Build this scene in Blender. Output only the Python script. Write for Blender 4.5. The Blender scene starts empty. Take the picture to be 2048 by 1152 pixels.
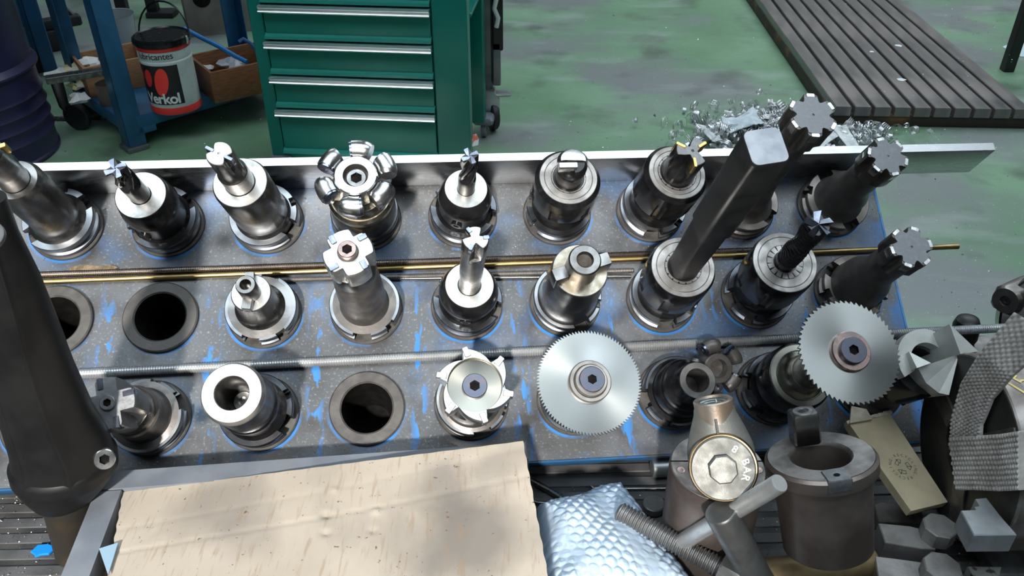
import bpy, math, random
from mathutils import Vector, Matrix
R = math.radians
random.seed(7)
SC = bpy.context.scene
COL = SC.collection

# ------------------------------------------------------------------ camera
F = 1700.0                      # focal length in pixels of the 2048 x 1152 frame
PITCH = R(34.0)
CAMZ = 1.40
cam_data = bpy.data.cameras.new('camera')
cam_data.sensor_width = 36.0
cam_data.lens = 36.0 * F / 2048.0
cam_data.clip_start = 0.02
cam = bpy.data.objects.new('camera', cam_data)
cam.location = (0, 0, CAMZ)
cam.rotation_euler = (math.pi / 2 - PITCH, 0, 0)
COL.objects.link(cam)
SC.camera = cam

# ------------------------------------------------------------------ sky, sun, exposure
world = bpy.data.worlds.new('world')
SC.world = world
world.use_nodes = True
wn = world.node_tree.nodes
bg = wn['Background']
bg.inputs['Color'].default_value = (0.80, 0.92, 1.0, 1)
bg.inputs['Strength'].default_value = 2.5
sun_data = bpy.data.lights.new('sun', 'SUN')
sun_data.energy = 4.6
sun_data.angle = R(3.0)
sun_data.color = (1.0, 0.95, 0.88)
sun = bpy.data.objects.new('sun', sun_data)
sun.rotation_euler = Vector((0.10, 1.0, -0.60)).to_track_quat('-Z', 'Y').to_euler()
sun.location = (0, -3, 4)
COL.objects.link(sun)
SC.view_settings.view_transform = 'Standard'
SC.view_settings.look = 'None'
SC.view_settings.gamma = 1.0
SC.view_settings.use_curve_mapping = False
SC.view_settings.exposure = 0.68

# ------------------------------------------------------------------ helpers: pixels of the photograph to places
def ray(px, py):
    x = (px - 1024) / F
    u = -(py - 576) / F
    return Vector((x, math.sin(PITCH) * u + math.cos(PITCH), math.cos(PITCH) * u - math.sin(PITCH)))
CAM = Vector((0, 0, CAMZ))
def at_z(px, py, z):
    d = ray(px, py)
    return CAM + d * ((z - CAMZ) / d.z)
def at_y(px, py, y):
    d = ray(px, py)
    return CAM + d * (y / d.y)
def at_x(px, py, x):
    d = ray(px, py)
    return CAM + d * (x / d.x)

# rack frame: x along the rows, y up the slope, z the plate normal (mm in, metres out)
RX = Vector((0.99581414, 0.08945775, -0.01874846))
RY = Vector((-0.06174596, 0.8096559, 0.5836478))
RN = Vector((0.06739162, -0.58004709, 0.81179045))
RO = Vector((-0.041916, 0.642740, CAMZ - 0.454330))
PITCHMM = 91.47
RACK = Matrix(((RX.x, RY.x, RN.x, RO.x), (RX.y, RY.y, RN.y, RO.y), (RX.z, RY.z, RN.z, RO.z), (0, 0, 0, 1)))
def rk(x, y, z=0):
    return RO + RX * (x * .001) + RY * (y * .001) + RN * (z * .001)
def at_rack(px, py, h=0):
    d = ray(px, py)
    s = (RO + RN * (h * .001) - CAM).dot(RN) / d.dot(RN)
    return CAM + d * s
def rack_xy(px, py, h=0):
    p = at_rack(px, py, h) - RO
    return p.dot(RX) * 1000, p.dot(RY) * 1000
ZB = 0.83                        # bench top

# ------------------------------------------------------------------ helpers: meshes (mm in, metres out)
def circ(r, z, N=48, cx=0, cy=0):
    if callable(r):
        return [(cx + r(2 * math.pi * i / N) * math.cos(2 * math.pi * i / N), cy + r(2 * math.pi * i / N) * math.sin(2 * math.pi * i / N), z) for i in range(N)]
    return [(cx + r * math.cos(2 * math.pi * i / N), cy + r * math.sin(2 * math.pi * i / N), z) for i in range(N)]
def hexr(a, rot=0):
    return lambda t: a / math.cos(((t + rot + math.pi / 6) % (math.pi / 3)) - math.pi / 6)
def polyr(a, n, rot=0):
    h = math.pi / n
    return lambda t: a / math.cos(((t + rot + h) % (2 * h)) - h)

class MB:
    def __init__(self):
        self.v, self.f = [], []
    def loft(self, rings, c0=True, c1=True, M=None, closed=False):
        b = len(self.v)
        N = len(rings[0])
        for r in rings:
            for p in r:
                p = Vector(p)
                self.v.append(M @ p if M is not None else p)
        for k in range(len(rings) - (0 if closed else 1)):
            a0 = b + k * N
            a1 = b + ((k + 1) % len(rings)) * N
            for i in range(N):
                j = (i + 1) % N
                self.f.append((a0 + i, a0 + j, a1 + j, a1 + i))
        if not closed:
            if c0: self.f.append(tuple(b + N - 1 - i for i in range(N)))
            if c1: self.f.append(tuple(b + (len(rings) - 1) * N + i for i in range(N)))
        return self
    def lathe(self, prof, N=48, c0=True, c1=True, M=None):
        return self.loft([circ(r, z, N) for r, z in prof], c0, c1, M)
    def poly(self, out, z0, z1, bev=0, M=None):
        n = len(out)
        cx = sum(p[0] for p in out) / n; cy = sum(p[1] for p in out) / n
        rad = max(1e-6, sum(math.hypot(p[0] - cx, p[1] - cy) for p in out) / n)
        k = 1 - bev / rad
        ins = [(cx + (p[0] - cx) * k, cy + (p[1] - cy) * k) for p in out]
        if bev > 0:
            L = [(ins, z0), (out, z0 + bev), (out, z1 - bev), (ins, z1)]
        else:
            L = [(out, z0), (out, z1)]
        return self.loft([[(p[0], p[1], z) for p in o] for o, z in L], True, True, M)
    def box(self, x0, x1, y0, y1, z0, z1, bev=0, M=None):
        b = min(bev, (x1 - x0) * .45, (y1 - y0) * .45, (z1 - z0) * .45)
        if b <= 0:
            return self.loft([[(x0, y0, z), (x1, y0, z), (x1, y1, z), (x0, y1, z)] for z in (z0, z1)], True, True, M)
        def o(i, z):
            a0, a1, b0, b1 = x0 + i, x1 - i, y0 + i, y1 - i
            c = b
            return [(a0 + c, b0, z), (a1 - c, b0, z), (a1, b0 + c, z), (a1, b1 - c, z), (a1 - c, b1, z), (a0 + c, b1, z), (a0, b1 - c, z), (a0, b0 + c, z)]
        return self.loft([o(b * .6, z0), o(0, z0 + b), o(0, z1 - b), o(b * .6, z1)], True, True, M)
    def tube(self, pts, r, N=10, M=None, flat=None, caps=True):
        pts = [Vector(p) for p in pts]
        n = len(pts)
        rr = r if isinstance(r, (list, tuple)) else [r] * n
        t0 = (pts[1] - pts[0]).normalized()
        up = Vector((0, 0, 1)) if abs(t0.z) < .9 else Vector((1, 0, 0))
        s = t0.cross(up).normalized()
        rings = []
        for i in range(n):
            t = (pts[min(i + 1, n - 1)] - pts[max(i - 1, 0)]).normalized()
            s = (s - t * s.dot(t)).normalized()
            u = s.cross(t)
            fl = flat or 1
            rings.append([pts[i] + s * (rr[i] * math.cos(a)) + u * (rr[i] * fl * math.sin(a)) for a in [-2 * math.pi * k / N for k in range(N)]])
        return self.loft(rings, caps, caps, M)
    def tri(self, a, b, c):
        k = len(self.v)
        self.v += [Vector(a), Vector(b), Vector(c)]
        self.f.append((k, k + 1, k + 2))
    def quad(self, a, b, c, d):
        k = len(self.v)
        self.v += [Vector(a), Vector(b), Vector(c), Vector(d)]
        self.f.append((k, k + 1, k + 2, k + 3))
    def mesh(self, name, mat, scale=.001, angle=35):
        m = bpy.data.meshes.new(name)
        m.from_pydata([tuple(p * scale) for p in self.v], [], self.f)
        m.update()
        m.polygons.foreach_set('use_smooth', [True] * len(m.polygons))
        m.set_sharp_from_angle(angle=R(angle))
        m.materials.append(mat)
        return m

def place(o, M):
    o.matrix_world = M
def obj(name, mb, mat, parent=None, M=None, scale=.001, angle=35, label=None):
    m = mb if isinstance(mb, bpy.types.Mesh) else mb.mesh(name, mat, scale, angle)
    o = bpy.data.objects.new(name, m)
    COL.objects.link(o)
    if parent is not None:
        o.parent = parent
    if M is not None:
        if parent is None: o.matrix_world = M
        else: o.matrix_local = M
    if label: o['label'] = label
    return o
def thing(name, label, cat, M=None, group=None):
    o = bpy.data.objects.new(name, None)
    o.empty_display_size = .02
    COL.objects.link(o)
    if M is not None: o.matrix_world = M
    return tag(o, label, cat, group)
def tag(o, label, cat=None, group=None, kind=None):
    o['label'] = label
    if cat: o['category'] = cat
    if group: o['group'] = group
    if kind: o['kind'] = kind
    return o
def struct(o):
    o['kind'] = 'structure'
    return o
def frame(origin, z, x=None, y=None):
    z = Vector(z).normalized()
    if x is not None:
        x = Vector(x); x = (x - z * x.dot(z)).normalized(); y = z.cross(x)
    else:
        y = Vector(y); y = (y - z * y.dot(z)).normalized(); x = y.cross(z)
    o = Vector(origin)
    return Matrix(((x.x, y.x, z.x, o.x), (x.y, y.y, z.y, o.y), (x.z, y.z, z.z, o.z), (0, 0, 0, 1)))
def TR(x, y, z, rz=0, rx=0, ry=0):
    return Matrix.Translation((x, y, z)) @ Matrix.Rotation(R(rz), 4, 'Z') @ Matrix.Rotation(R(ry), 4, 'Y') @ Matrix.Rotation(R(rx), 4, 'X')
def MM(x, y, z, rz=0, rx=0, ry=0):
    return TR(x * .001, y * .001, z * .001, rz, rx, ry)
_tc = {}
def text_geo(s, size, spacing=1.0):
    c = bpy.data.curves.new('lettering', 'FONT')
    c.body = s; c.size = size; c.space_character = spacing
    c.align_x = 'CENTER'; c.align_y = 'CENTER'; c.resolution_u = 3
    o = bpy.data.objects.new('lettering', c)
    COL.objects.link(o)
    m = o.evaluated_get(bpy.context.evaluated_depsgraph_get()).to_mesh()
    v = [p.co.copy() for p in m.vertices]
    f = [tuple(p.vertices) for p in m.polygons]
    bpy.data.objects.remove(o); bpy.data.curves.remove(c)
    return v, f
def text_mb(s, size, fn=None, spacing=1.0, bold=0):
    v, f = text_geo(s, size, spacing)
    mb = MB()
    for dx, dy in ([(0, 0)] if not bold else [(-bold, 0), (bold, 0), (0, bold), (0, -bold)]):
        b = len(mb.v)
        off = Vector((dx, dy, 0))
        mb.v += [fn(p + off) if fn else p + off for p in v]
        mb.f += [tuple(b + i for i in q) for q in f]
    return mb

# ------------------------------------------------------------------ materials
def mat(name, col, metal=0.0, rough=.5, col2=None, nscale=40, lo=.4, hi=.6, rvar=.0, bump=0, bscale=300, coat=0, spec=.5, stretch=None, detail=6):
    m = bpy.data.materials.new(name)
    m.use_nodes = True
    nt = m.node_tree; n = nt.nodes; L = nt.links
    p = n['Principled BSDF']
    p.inputs['Base Color'].default_value = (*col, 1)
    p.inputs['Metallic'].default_value = metal
    p.inputs['Roughness'].default_value = rough
    p.inputs['Specular IOR Level'].default_value = spec
    if coat: p.inputs['Coat Weight'].default_value = coat
    tc = n.new('ShaderNodeTexCoord')
    src = tc.outputs['Object']
    if stretch:
        mp = n.new('ShaderNodeMapping'); mp.inputs['Scale'].default_value = stretch
        L.new(src, mp.inputs['Vector']); src = mp.outputs['Vector']
    if col2 or rvar:
        nz = n.new('ShaderNodeTexNoise'); nz.inputs['Scale'].default_value = nscale; nz.inputs['Detail'].default_value = detail
        L.new(src, nz.inputs['Vector'])
    if col2:
        rp = n.new('ShaderNodeValToRGB')
        rp.color_ramp.elements[0].position = lo; rp.color_ramp.elements[0].color = (*col, 1)
        rp.color_ramp.elements[1].position = hi; rp.color_ramp.elements[1].color = (*col2, 1)
        L.new(nz.outputs['Fac'], rp.inputs['Fac']); L.new(rp.outputs['Color'], p.inputs['Base Color'])
    if rvar:
        mr = n.new('ShaderNodeMapRange')
        mr.inputs['From Min'].default_value = .3; mr.inputs['From Max'].default_value = .7
        mr.inputs['To Min'].default_value = max(.02, rough - rvar); mr.inputs['To Max'].default_value = rough + rvar
        L.new(nz.outputs['Fac'], mr.inputs['Value']); L.new(mr.outputs['Result'], p.inputs['Roughness'])
    if bump:
        nb = n.new('ShaderNodeTexNoise'); nb.inputs['Scale'].default_value = bscale; nb.inputs['Detail'].default_value = 4
        L.new(src, nb.inputs['Vector'])
        bp = n.new('ShaderNodeBump'); bp.inputs['Strength'].default_value = bump; bp.inputs['Distance'].default_value = .001
        L.new(nb.outputs['Fac'], bp.inputs['Height']); L.new(bp.outputs['Normal'], p.inputs['Normal'])
    return m

M_bright = mat('polished_steel', (.62, .63, .64), 1, .26, (.48, .48, .48), 60, rvar=.08, bump=.05)
M_face = mat('ground_steel_face', (.62, .62, .61), 1, .36, (.40, .39, .36), 90, .35, .75, rvar=.1, bump=.08, bscale=900)
M_steel = mat('worn_tool_steel', (.27, .265, .26), 1, .30, (.16, .155, .15), 50, rvar=.1, bump=.06)
M_dsteel = mat('dark_tool_steel', (.15, .138, .128), .6, .38, (.10, .093, .09), 70, rvar=.1, bump=.08)
M_black = mat('black_oxide', (.006, .006, .007), 0, .22, (.012, .012, .013), 60, rvar=.06, bump=.04, spec=.4)
M_flange = mat('blued_flange_steel', (.30, .315, .335), 1, .34, (.21, .22, .235), 45, rvar=.08)
M_bflange = mat('black_flange_steel', (.11, .12, .135), .85, .27, (.045, .045, .05), 45, rvar=.08)
M_band = mat('oily_bare_band', (.36, .33, .27), 1, .3, (.25, .22, .17), 120, rvar=.1)
M_brown = mat('rust_brown_steel', (.19, .172, .16), .85, .42, (.12, .105, .095), 45, rvar=.1, bump=.1)
M_speck = mat('speckled_grey_steel', (.20, .205, .215), .85, .50, (.27, .275, .29), 260, .45, .7, rvar=.08, bump=.1, bscale=600)
M_ringst = mat('dull_bush_steel', (.055, .050, .047), .35, .5, (.10, .094, .088), 90, .4, .75, rvar=.12, bump=.2)
M_hole = mat('hole_shade', (.004, .004, .004), 0, .9, (.009, .008, .007), 90, spec=.1)  # near-black: the shade inside holes and gaps is put into the colour
M_nutface = mat('worn_nut_face', (.36, .345, .33), .85, .45, (.22, .21, .20), 60, rvar=.1, bump=.12)
M_gold = mat('gold_carbide', (.75, .52, .20), 1, .3, (.55, .36, .13), 120)
M_carbide = mat('grey_carbide', (.20, .22, .28), 1, .25, (.30, .33, .40), 120)
M_white = mat('bright_milled_steel', (.58, .59, .59), 1, .38, (.46, .46, .45), 150, rvar=.08, bump=.08)
M_copper = mat('coppery_screw', (.42, .30, .27), 1, .35, (.28, .22, .21), 150, rvar=.1)
M_bluescrew = mat('blued_screw', (.13, .145, .19), 1, .35, (.22, .15, .13), 160, .5, .8, rvar=.08)
M_zinc = mat('zinc_thread', (.46, .48, .49), .65, .36, (.34, .35, .36), 40, rvar=.08)
M_brownrod = mat('brown_thread', (.24, .20, .17), 1, .4, (.15, .125, .11), 40, rvar=.08)
M_brass = mat('brass_rod', (.40, .295, .13), 1, .34, (.27, .195, .085), 30, rvar=.08)
M_galv = mat('galvanised_bar', (.55, .57, .585), 1, .33, (.52, .53, .54), 30, .35, .7, rvar=.08, bump=.05, stretch=(3, 30, 30))
def rings_mat(name, col, col2):
    m = mat(name, col, 1, .30, col2, 25, .3, .7, rvar=.04, detail=1)
    n = m.node_tree.nodes; L = m.node_tree.links
    tg_ = n.new('ShaderNodeTangent'); tg_.direction_type = 'RADIAL'; tg_.axis = 'Z'
    p = n['Principled BSDF']
    p.inputs['Anisotropic'].default_value = .65
    L.new(tg_.outputs['Tangent'], p.inputs['Tangent'])
    return m
M_saw = rings_mat('saw_plate_steel', (.37, .38, .375), (.33, .34, .33))
M_turned = rings_mat('turned_face_steel', (.34, .33, .29), (.26, .25, .22))

def nodes_of(m):
    nt = m.node_tree
    def math_(op, a, b=None, c=None):
        n = nt.nodes.new('ShaderNodeMath'); n.operation = op
        for i, v in enumerate((a, b, c)):
            if v is None: continue
            if isinstance(v, (int, float)): n.inputs[i].default_value = v
            else: nt.links.new(v, n.inputs[i])
        return n.outputs[0]
    def noise(vec, scale, detail=5, stretch=None, rough=.5):
        if stretch:
            mp = nt.nodes.new('ShaderNodeMapping'); mp.inputs['Scale'].default_value = stretch
            nt.links.new(vec, mp.inputs['Vector']); vec = mp.outputs['Vector']
        n = nt.nodes.new('ShaderNodeTexNoise'); n.inputs['Scale'].default_value = scale; n.inputs['Detail'].default_value = detail
        n.inputs['Roughness'].default_value = rough
        nt.links.new(vec, n.inputs['Vector'])
        return n.outputs['Fac']
    def step(v, a, b):
        n = nt.nodes.new('ShaderNodeMapRange'); n.clamp = True
        n.inputs['From Min'].default_value = a; n.inputs['From Max'].default_value = b
        nt.links.new(v, n.inputs['Value'])
        return n.outputs['Result']
    def mix(fac, a, b):
        n = nt.nodes.new('ShaderNodeMix'); n.data_type = 'RGBA'
        if isinstance(fac, (int, float)): n.inputs['Factor'].default_value = fac
        else: nt.links.new(fac, n.inputs['Factor'])
        for k, v in ((6, a), (7, b)):
            if isinstance(v, tuple): n.inputs[k].default_value = (*v, 1)
            else: nt.links.new(v, n.inputs[k])
        return n.outputs[2]
    return math_, noise, step, mix

# worn blue paint over sheet steel
M_rack = mat('worn_blue_rack_paint', (.14, .15, .16), .55, .36)
def _rack():
    nt = M_rack.node_tree
    mt, nz, st, mx = nodes_of(M_rack)
    p = nt.nodes['Principled BSDF']
    tc = nt.nodes.new('ShaderNodeTexCoord'); v = tc.outputs['Object']
    sx = nt.nodes.new('ShaderNodeSeparateXYZ'); nt.links.new(v, sx.inputs[0])
    P = PITCHMM * .001
    fx = mt('WRAP', sx.outputs['X'], P / 2, -P / 2); fy = mt('WRAP', sx.outputs['Y'], P / 2, -P / 2)
    r = mt('SQRT', mt('ADD', mt('MULTIPLY', fx, fx), mt('MULTIPLY', fy, fy)))
    base = mx(st(nz(v, 9, 6), .35, .65), (.062, .064, .067), (.115, .122, .134))
    base = mx(st(nz(v, 420, 3), .58, .72), base, (.20, .205, .21))
    base = mx(mt('MULTIPLY', st(nz(v, 24, 5), .5, .66), .75), base, (.040, .035, .031))
    blue = (.022, .16, .43)
    ringm = mt('MULTIPLY', st(r, .0362, .0345), mt('MULTIPLY', st(nz(v, 17, 4), .42, .58), st(fy, .004, -.018)))
    mid = st(mt('ABSOLUTE', fx), .036, .044)
    low = st(sx.outputs['Y'], .045, -.02)
    streak = mt('MULTIPLY', mt('MULTIPLY', mid, low), st(nz(v, 30, 4, (3.4, 1.0, 1)), .53, .575))
    edge = st(mt('ABSOLUTE', mt('SUBTRACT', sx.outputs['X'], .428)), .030, .006)
    edgeb = mt('MULTIPLY', edge, st(nz(v, 26, 5), .44, .56))
    haze = mt('MULTIPLY', st(nz(v, 13, 6), .52, .72), .45)
    m = mt('MAXIMUM', mt('MAXIMUM', ringm, streak), mt('MAXIMUM', edgeb, haze))
    nt.links.new(mx(m, base, blue), p.inputs['Base Color'])
    met = mt('MULTIPLY', mt('SUBTRACT', 1.0, m), .35)
    nt.links.new(met, p.inputs['Metallic'])
    b = nt.nodes.new('ShaderNodeBump'); b.inputs['Strength'].default_value = .18; b.inputs['Distance'].default_value = .0006
    nt.links.new(nz(v, 350, 4), b.inputs['Height']); nt.links.new(b.outputs['Normal'], p.inputs['Normal'])
    rr = st(nz(v, 14, 6), .2, .8)
    nt.links.new(mt('ADD', mt('MULTIPLY', rr, .22), .26), p.inputs['Roughness'])
_rack()

M_floor = mat('worn_green_floor_paint', (.07, .15, .09), 0, .38)
def _floor():
    nt = M_floor.node_tree
    mt, nz, st, mx = nodes_of(M_floor)
    p = nt.nodes['Principled BSDF']
    tc = nt.nodes.new('ShaderNodeTexCoord'); v = tc.outputs['Object']
    g = mx(st(nz(v, 1.6, 5), .35, .65), (.115, .225, .13), (.18, .305, .195))
    g = mx(st(nz(v, 1.15, 6, (1, 1.3, 1)), .47, .60), g, (.17, .19, .19))
    g = mx(mt('MULTIPLY', st(nz(v, 2.4, 7, (1, 2.2, 1)), .55, .75), .55), g, (.36, .40, .39))
    g = mx(mt('MULTIPLY', st(nz(v, 3.4, 6), .55, .7), .6), g, (.05, .055, .052))
    g = mx(st(nz(v, 130, 2), .70, .74), g, (.5, .52, .50))
    nt.links.new(g, p.inputs['Base Color'])
    rr = st(nz(v, 5, 6), .25, .75)
    nt.links.new(mt('ADD', mt('MULTIPLY', rr, .25), .28), p.inputs['Roughness'])
_floor()
M_wall = mat('grey_hall_wall', (.11, .115, .115), 0, .8, (.08, .085, .085), 2)
M_ceil = mat('grey_hall_ceiling', (.16, .165, .165), 0, .8, (.13, .135, .135), 2)
M_mat = mat('ribbed_rubber_mat', (.026, .026, .026), 0, .6, (.05, .049, .047), 30, rvar=.12, bump=.25, bscale=500)
M_rib = mat('rubber_rib', (.045, .045, .047), 0, .6, (.085, .085, .088), 24, rvar=.12, bump=.2, bscale=500)
M_bench = mat('bench_steel', (.05, .05, .05), .4, .5, (.09, .085, .08), 12)
M_chip = mat('bright_chips', (.85, .86, .87), .9, .35)

# ------------------------------------------------------------------ the hall (walls and roof lights stand outside the picture)
def mbox(name, x0, x1, y0, y1, z0, z1, m, parent=None, bev=0):
    return obj(name, MB().box(x0, x1, y0, y1, z0, z1, bev), m, parent, scale=1)
struct(mbox('floor', -6, 6, -4, 9, -.1, 0, M_floor))
def holed(name, plane, rects, x0, x1, y0, y1, z0, z1, m):
    # a slab with rectangular openings: strips between the sorted cut lines
    mb = MB()
    ax = {'z': (0, 1), 'y': (0, 2)}[plane]
    lim = [(x0, x1), (y0, y1), (z0, z1)]
    us = sorted({lim[ax[0]][0], lim[ax[0]][1], *[r[0] for r in rects], *[r[1] for r in rects]})
    vs = sorted({lim[ax[1]][0], lim[ax[1]][1], *[r[2] for r in rects], *[r[3] for r in rects]})
    for i in range(len(us) - 1):
        for j in range(len(vs) - 1):
            uc, vc = (us[i] + us[i + 1]) / 2, (vs[j] + vs[j + 1]) / 2
            if any(r[0] < uc < r[1] and r[2] < vc < r[3] for r in rects): continue
            L = [list(l) for l in lim]
            L[ax[0]] = [us[i], us[i + 1]]; L[ax[1]] = [vs[j], vs[j + 1]]
            mb.box(*L[0], *L[1], *L[2])
    return struct(obj(name, mb, m, scale=1))
# a high window behind the photographer lets the sun in on the left half of the rack
holed('wall_back', 'y', [(-1.25, -.10, 2.0, 2.95)], -6, 6, -2.2, -2.0, 0, 5, M_wall)
struct(mbox('wall_left', -6.2, -6, -4, 9, 0, 5, M_wall))
struct(mbox('wall_right', 6, 6.2, -4, 9, 0, 5, M_wall))
struct(mbox('wall_front', -6, 6, 9, 9.2, 0, 5, M_wall))
holed('ceiling', 'z', [(-3.4, 3.0, -1.4, .9), (0.6, 5.0, 2.4, 8.0), (-3.5, -1.0, 4.6, 8.0)], -6, 6, -4, 9, 5, 5.15, M_ceil)

# ------------------------------------------------------------------ the bench
bench = thing('work_bench', 'dark steel bench with ribbed black rubber mat under the tool rack', 'bench', TR(0, 0, 0))
BX0, BX1, BY0, BY1 = -.75, .95, .16, .745
mbox('bench_top', BX0, BX1, BY0, BY1, ZB - .045, ZB - .004, M_bench, bench)
mbox('rubber_mat', BX0, BX1, BY0, BY1, ZB - .004, ZB - .002, M_mat, bench)
for x in (BX0 + .03, BX1 - .09):
    for y in (BY0 + .03, BY1 - .09):
        mbox('leg', x, x + .06, y, y + .06, 0, ZB - .045, M_bench, bench)
rib = MB().box(BX0, BX1, -.0050, .0050, -.0022, -.0006, .0006).mesh('mat_rib', M_rib, 1)
k = 0
y = BY0 + .008
while y < BY1 - .005:
    o = obj('mat_rib', rib, M_rib, bench, TR(0, y, ZB, 1.6)); y += .0166

# ------------------------------------------------------------------ the tool rack
rack = thing('tool_rack', 'long sloping sheet steel rack with worn blue paint and three rows of sockets', 'tool rack', RACK)
X0, X1, Y0, Y1 = -417.0, 417.0, -144.5, 136.0
def plate():
    mb = MB()
    P = PITCHMM; N = 48; h = P / 2
    def sq(cx, cy, z):
        out = []
        for i in range(N):
            t = 2 * math.pi * i / N
            c, s = math.cos(t), math.sin(t)
            k = h / max(abs(c), abs(s))
            out.append((cx + c * k, cy + s * k, z))
        return out
    for c in range(9):
        for r in range(3):
            cx, cy = (c - 4) * P, -(r - 1) * P
            mb.loft([sq(cx, cy, 0), circ(27, 0, N, cx, cy), circ(27, -3, N, cx, cy), sq(cx, cy, -3)], False, False)
    xe, ye = 4.5 * P, 1.5 * P
    mb.box(X0, -xe, -ye, ye, -3, 0); mb.box(xe, X1, -ye, ye, -3, 0)
    mb.box(X0, X1, Y0, -ye, -3, 0)
    return mb
obj('top_plate', plate(), M_rack, rack)
obj('front_lip', MB().box(X0, X1, Y0 - 2.2, Y0, -22, 0, .8), mat('blue_lip_paint', (.022, .11, .26), .2, .4, (.05, .06, .07), 40, .5, .62), rack)
for sx in (-1, 1):
    obj('side_lip', MB().box(sx * 417 - 1.2, sx * 417 + 1.2, Y0, Y1, -22, .4, .4), mat('blue_side_paint', (.03, .21, .50), .1, .4, (.08, .09, .10), 60, .5, .65), rack)
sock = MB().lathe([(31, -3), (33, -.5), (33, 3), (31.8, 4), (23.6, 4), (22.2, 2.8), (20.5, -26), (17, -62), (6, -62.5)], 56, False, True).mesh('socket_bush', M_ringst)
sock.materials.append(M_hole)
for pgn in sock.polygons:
    if pgn.center.z < -.004: pgn.material_index = 1  # inside of the bush coloured near-black for the shade in it
for c in range(9):
    for r in range(3):
        obj('socket_bush', sock, M_ringst, rack, MM((c - 4) * PITCHMM, -(r - 1) * PITCHMM, 0))
# supports down to the bench, seen only from the side
for x in (-395, 395):
    a = rk(x, -120, -4); b = rk(x, 120, -4)
    mb = MB()
    out = [(a.y, a.z), (b.y, b.z), (b.y, ZB - .001), (a.y, ZB - .001)]
    mb.loft([[(a.x - .003, p, q) for p, q in out], [(a.x + .003, p, q) for p, q in out]])
    inv = RACK.inverted()
    mb.v = [inv @ p for p in mb.v]
    obj('support_plate', mb, M_bench, rack, scale=1)

# flat bar standing on edge along the back of the rack
bar = obj('flat_bar', MB().box(-520, 522, 128, 136.5, .3, 46, .5), M_galv, None, RACK @ MM(0, -2.0, 0))
tag(bar, 'long bare steel flat bar standing on edge along the back of the rack', 'steel bar')

# a flake of dried dirt on the plate above the rods
rx_, ry_ = rack_xy(188, 537, 1)
tag(obj('dirt_flake', MB().poly([(-22, -2), (-14, -4), (0, -3), (14, -4), (22, 0), (16, 3), (4, 2), (-8, 4), (-20, 2)], 0, 2.2, .6), mat('dried_dirt', (.20, .15, .09), 0, .9, (.10, .075, .045), 200, bump=.4), None, RACK @ MM(rx_, ry_, .1)), 'small flake of dried brown dirt above the brass rod', 'dirt')
# rods lying between the rows
def rod_between(name, a, b, r, m, label, thread=None, N=12, kind='rod', z=None):
    a = Vector(a); b = Vector(b)
    L = (b - a).length
    Mx = frame(a * .001, b - a, x=(0, 0, 1))
    mb = MB()
    if thread:
        n = int(L / thread)
        rings = [circ(r * .78, 0, N), circ(r * .86, .8, N)]
        for i in range(n):
            z0 = 1 + i * (L - 2) / n
            p = (L - 2) / n
            rings += [circ(r, z0 + p * .35, N), circ(r, z0 + p * .5, N), circ(r * .86, z0 + p * .9, N), circ(r * .86, z0 + p, N)]
        rings.append(circ(r * .78, L, N))
        mb.loft(rings)
    else:
        mb.lathe([(r * .85, 0), (r, r * .15), (r, L - r * .15), (r * .85, L)], N)
    o = obj(name, mb, m, None, RACK @ Mx)
    return tag(o, label, kind, 'rods lying across the rack')
def rp(px, py, h):
    x, y = rack_xy(px, py, h)
    return (x, y, h)
rod_between('threaded_rod', rp(148, 748, 5), rp(2026, 655, 5), 4.4, M_zinc, 'long bright threaded rod lying above the lowest row of sockets', 2.2)
rod_between('threaded_rod', rp(40, 551, 3.6), rp(1612, 497, 3.6), 3.1, M_brownrod, 'brown threaded rod lying just above the brass rod', 1.6)
rod_between('brass_rod', rp(76, 564, 3), rp(1917, 493, 3), 2.7, M_brass, 'thin brass rod sticking out past the right edge of the rack', None)
rod_between('threaded_rod', rp(560, 560, 2.8), rp(1268, 541, 2.8), 2.6, M_dsteel, 'short dark threaded rod lying just below the brass rod', 1.5)
rod_between('steel_rod', rp(480, 560, 2), rp(1262, 553, 2), 1.7, M_steel, 'thin plain steel rod, lowest of the rods between the upper rows', None)

# ------------------------------------------------------------------ tool holders in the rack (mm, z along the tool axis)
def flange_outline(rot, R0=31.5):
    # two drive slots across from each other and one small notch
    pts = []
    def arc(a0, a1, r):
        n = max(2, int((a1 - a0) / 4))
        for i in range(n + 1):
            t = R(a0 + (a1 - a0) * i / n); pts.append((r * math.cos(t), r * math.sin(t)))
    hw = math.degrees(math.asin(8 / R0)); ri = math.hypot(22.5, 8); hi = math.degrees(math.atan2(8, 22.5))
    n1 = math.degrees(math.asin(4.5 / R0)); ni = math.degrees(math.atan2(4.5, 26.5)); nr = math.hypot(26.5, 4.5)
    def slot(c):
        for a, r in ((c - hw, R0), (c - hi, ri), (c + hi, ri), (c + hw, R0)):
            pts.append((r * math.cos(R(a)), r * math.sin(R(a))))
    slot(rot)
    arc(rot + hw + 1, rot + 52 - n1, R0)
    c = rot + 52
    for a, r in ((c - ni, nr), (c + ni, nr), (c + n1, R0)):
        pts.append((r * math.cos(R(a)), r * math.sin(R(a))))
    arc(c + n1 + 2, rot + 180 - hw - 1, R0)
    slot(rot + 180)
    arc(rot + 180 + hw + 1, rot + 360 - hw - 1, R0)
    return pts
def lim(out, rmax, z):
    r = []
    for x, y in out:
        d = math.hypot(x, y); k = min(1, rmax / d)
        r.append((x * k, y * k, z))
    return r
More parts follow.
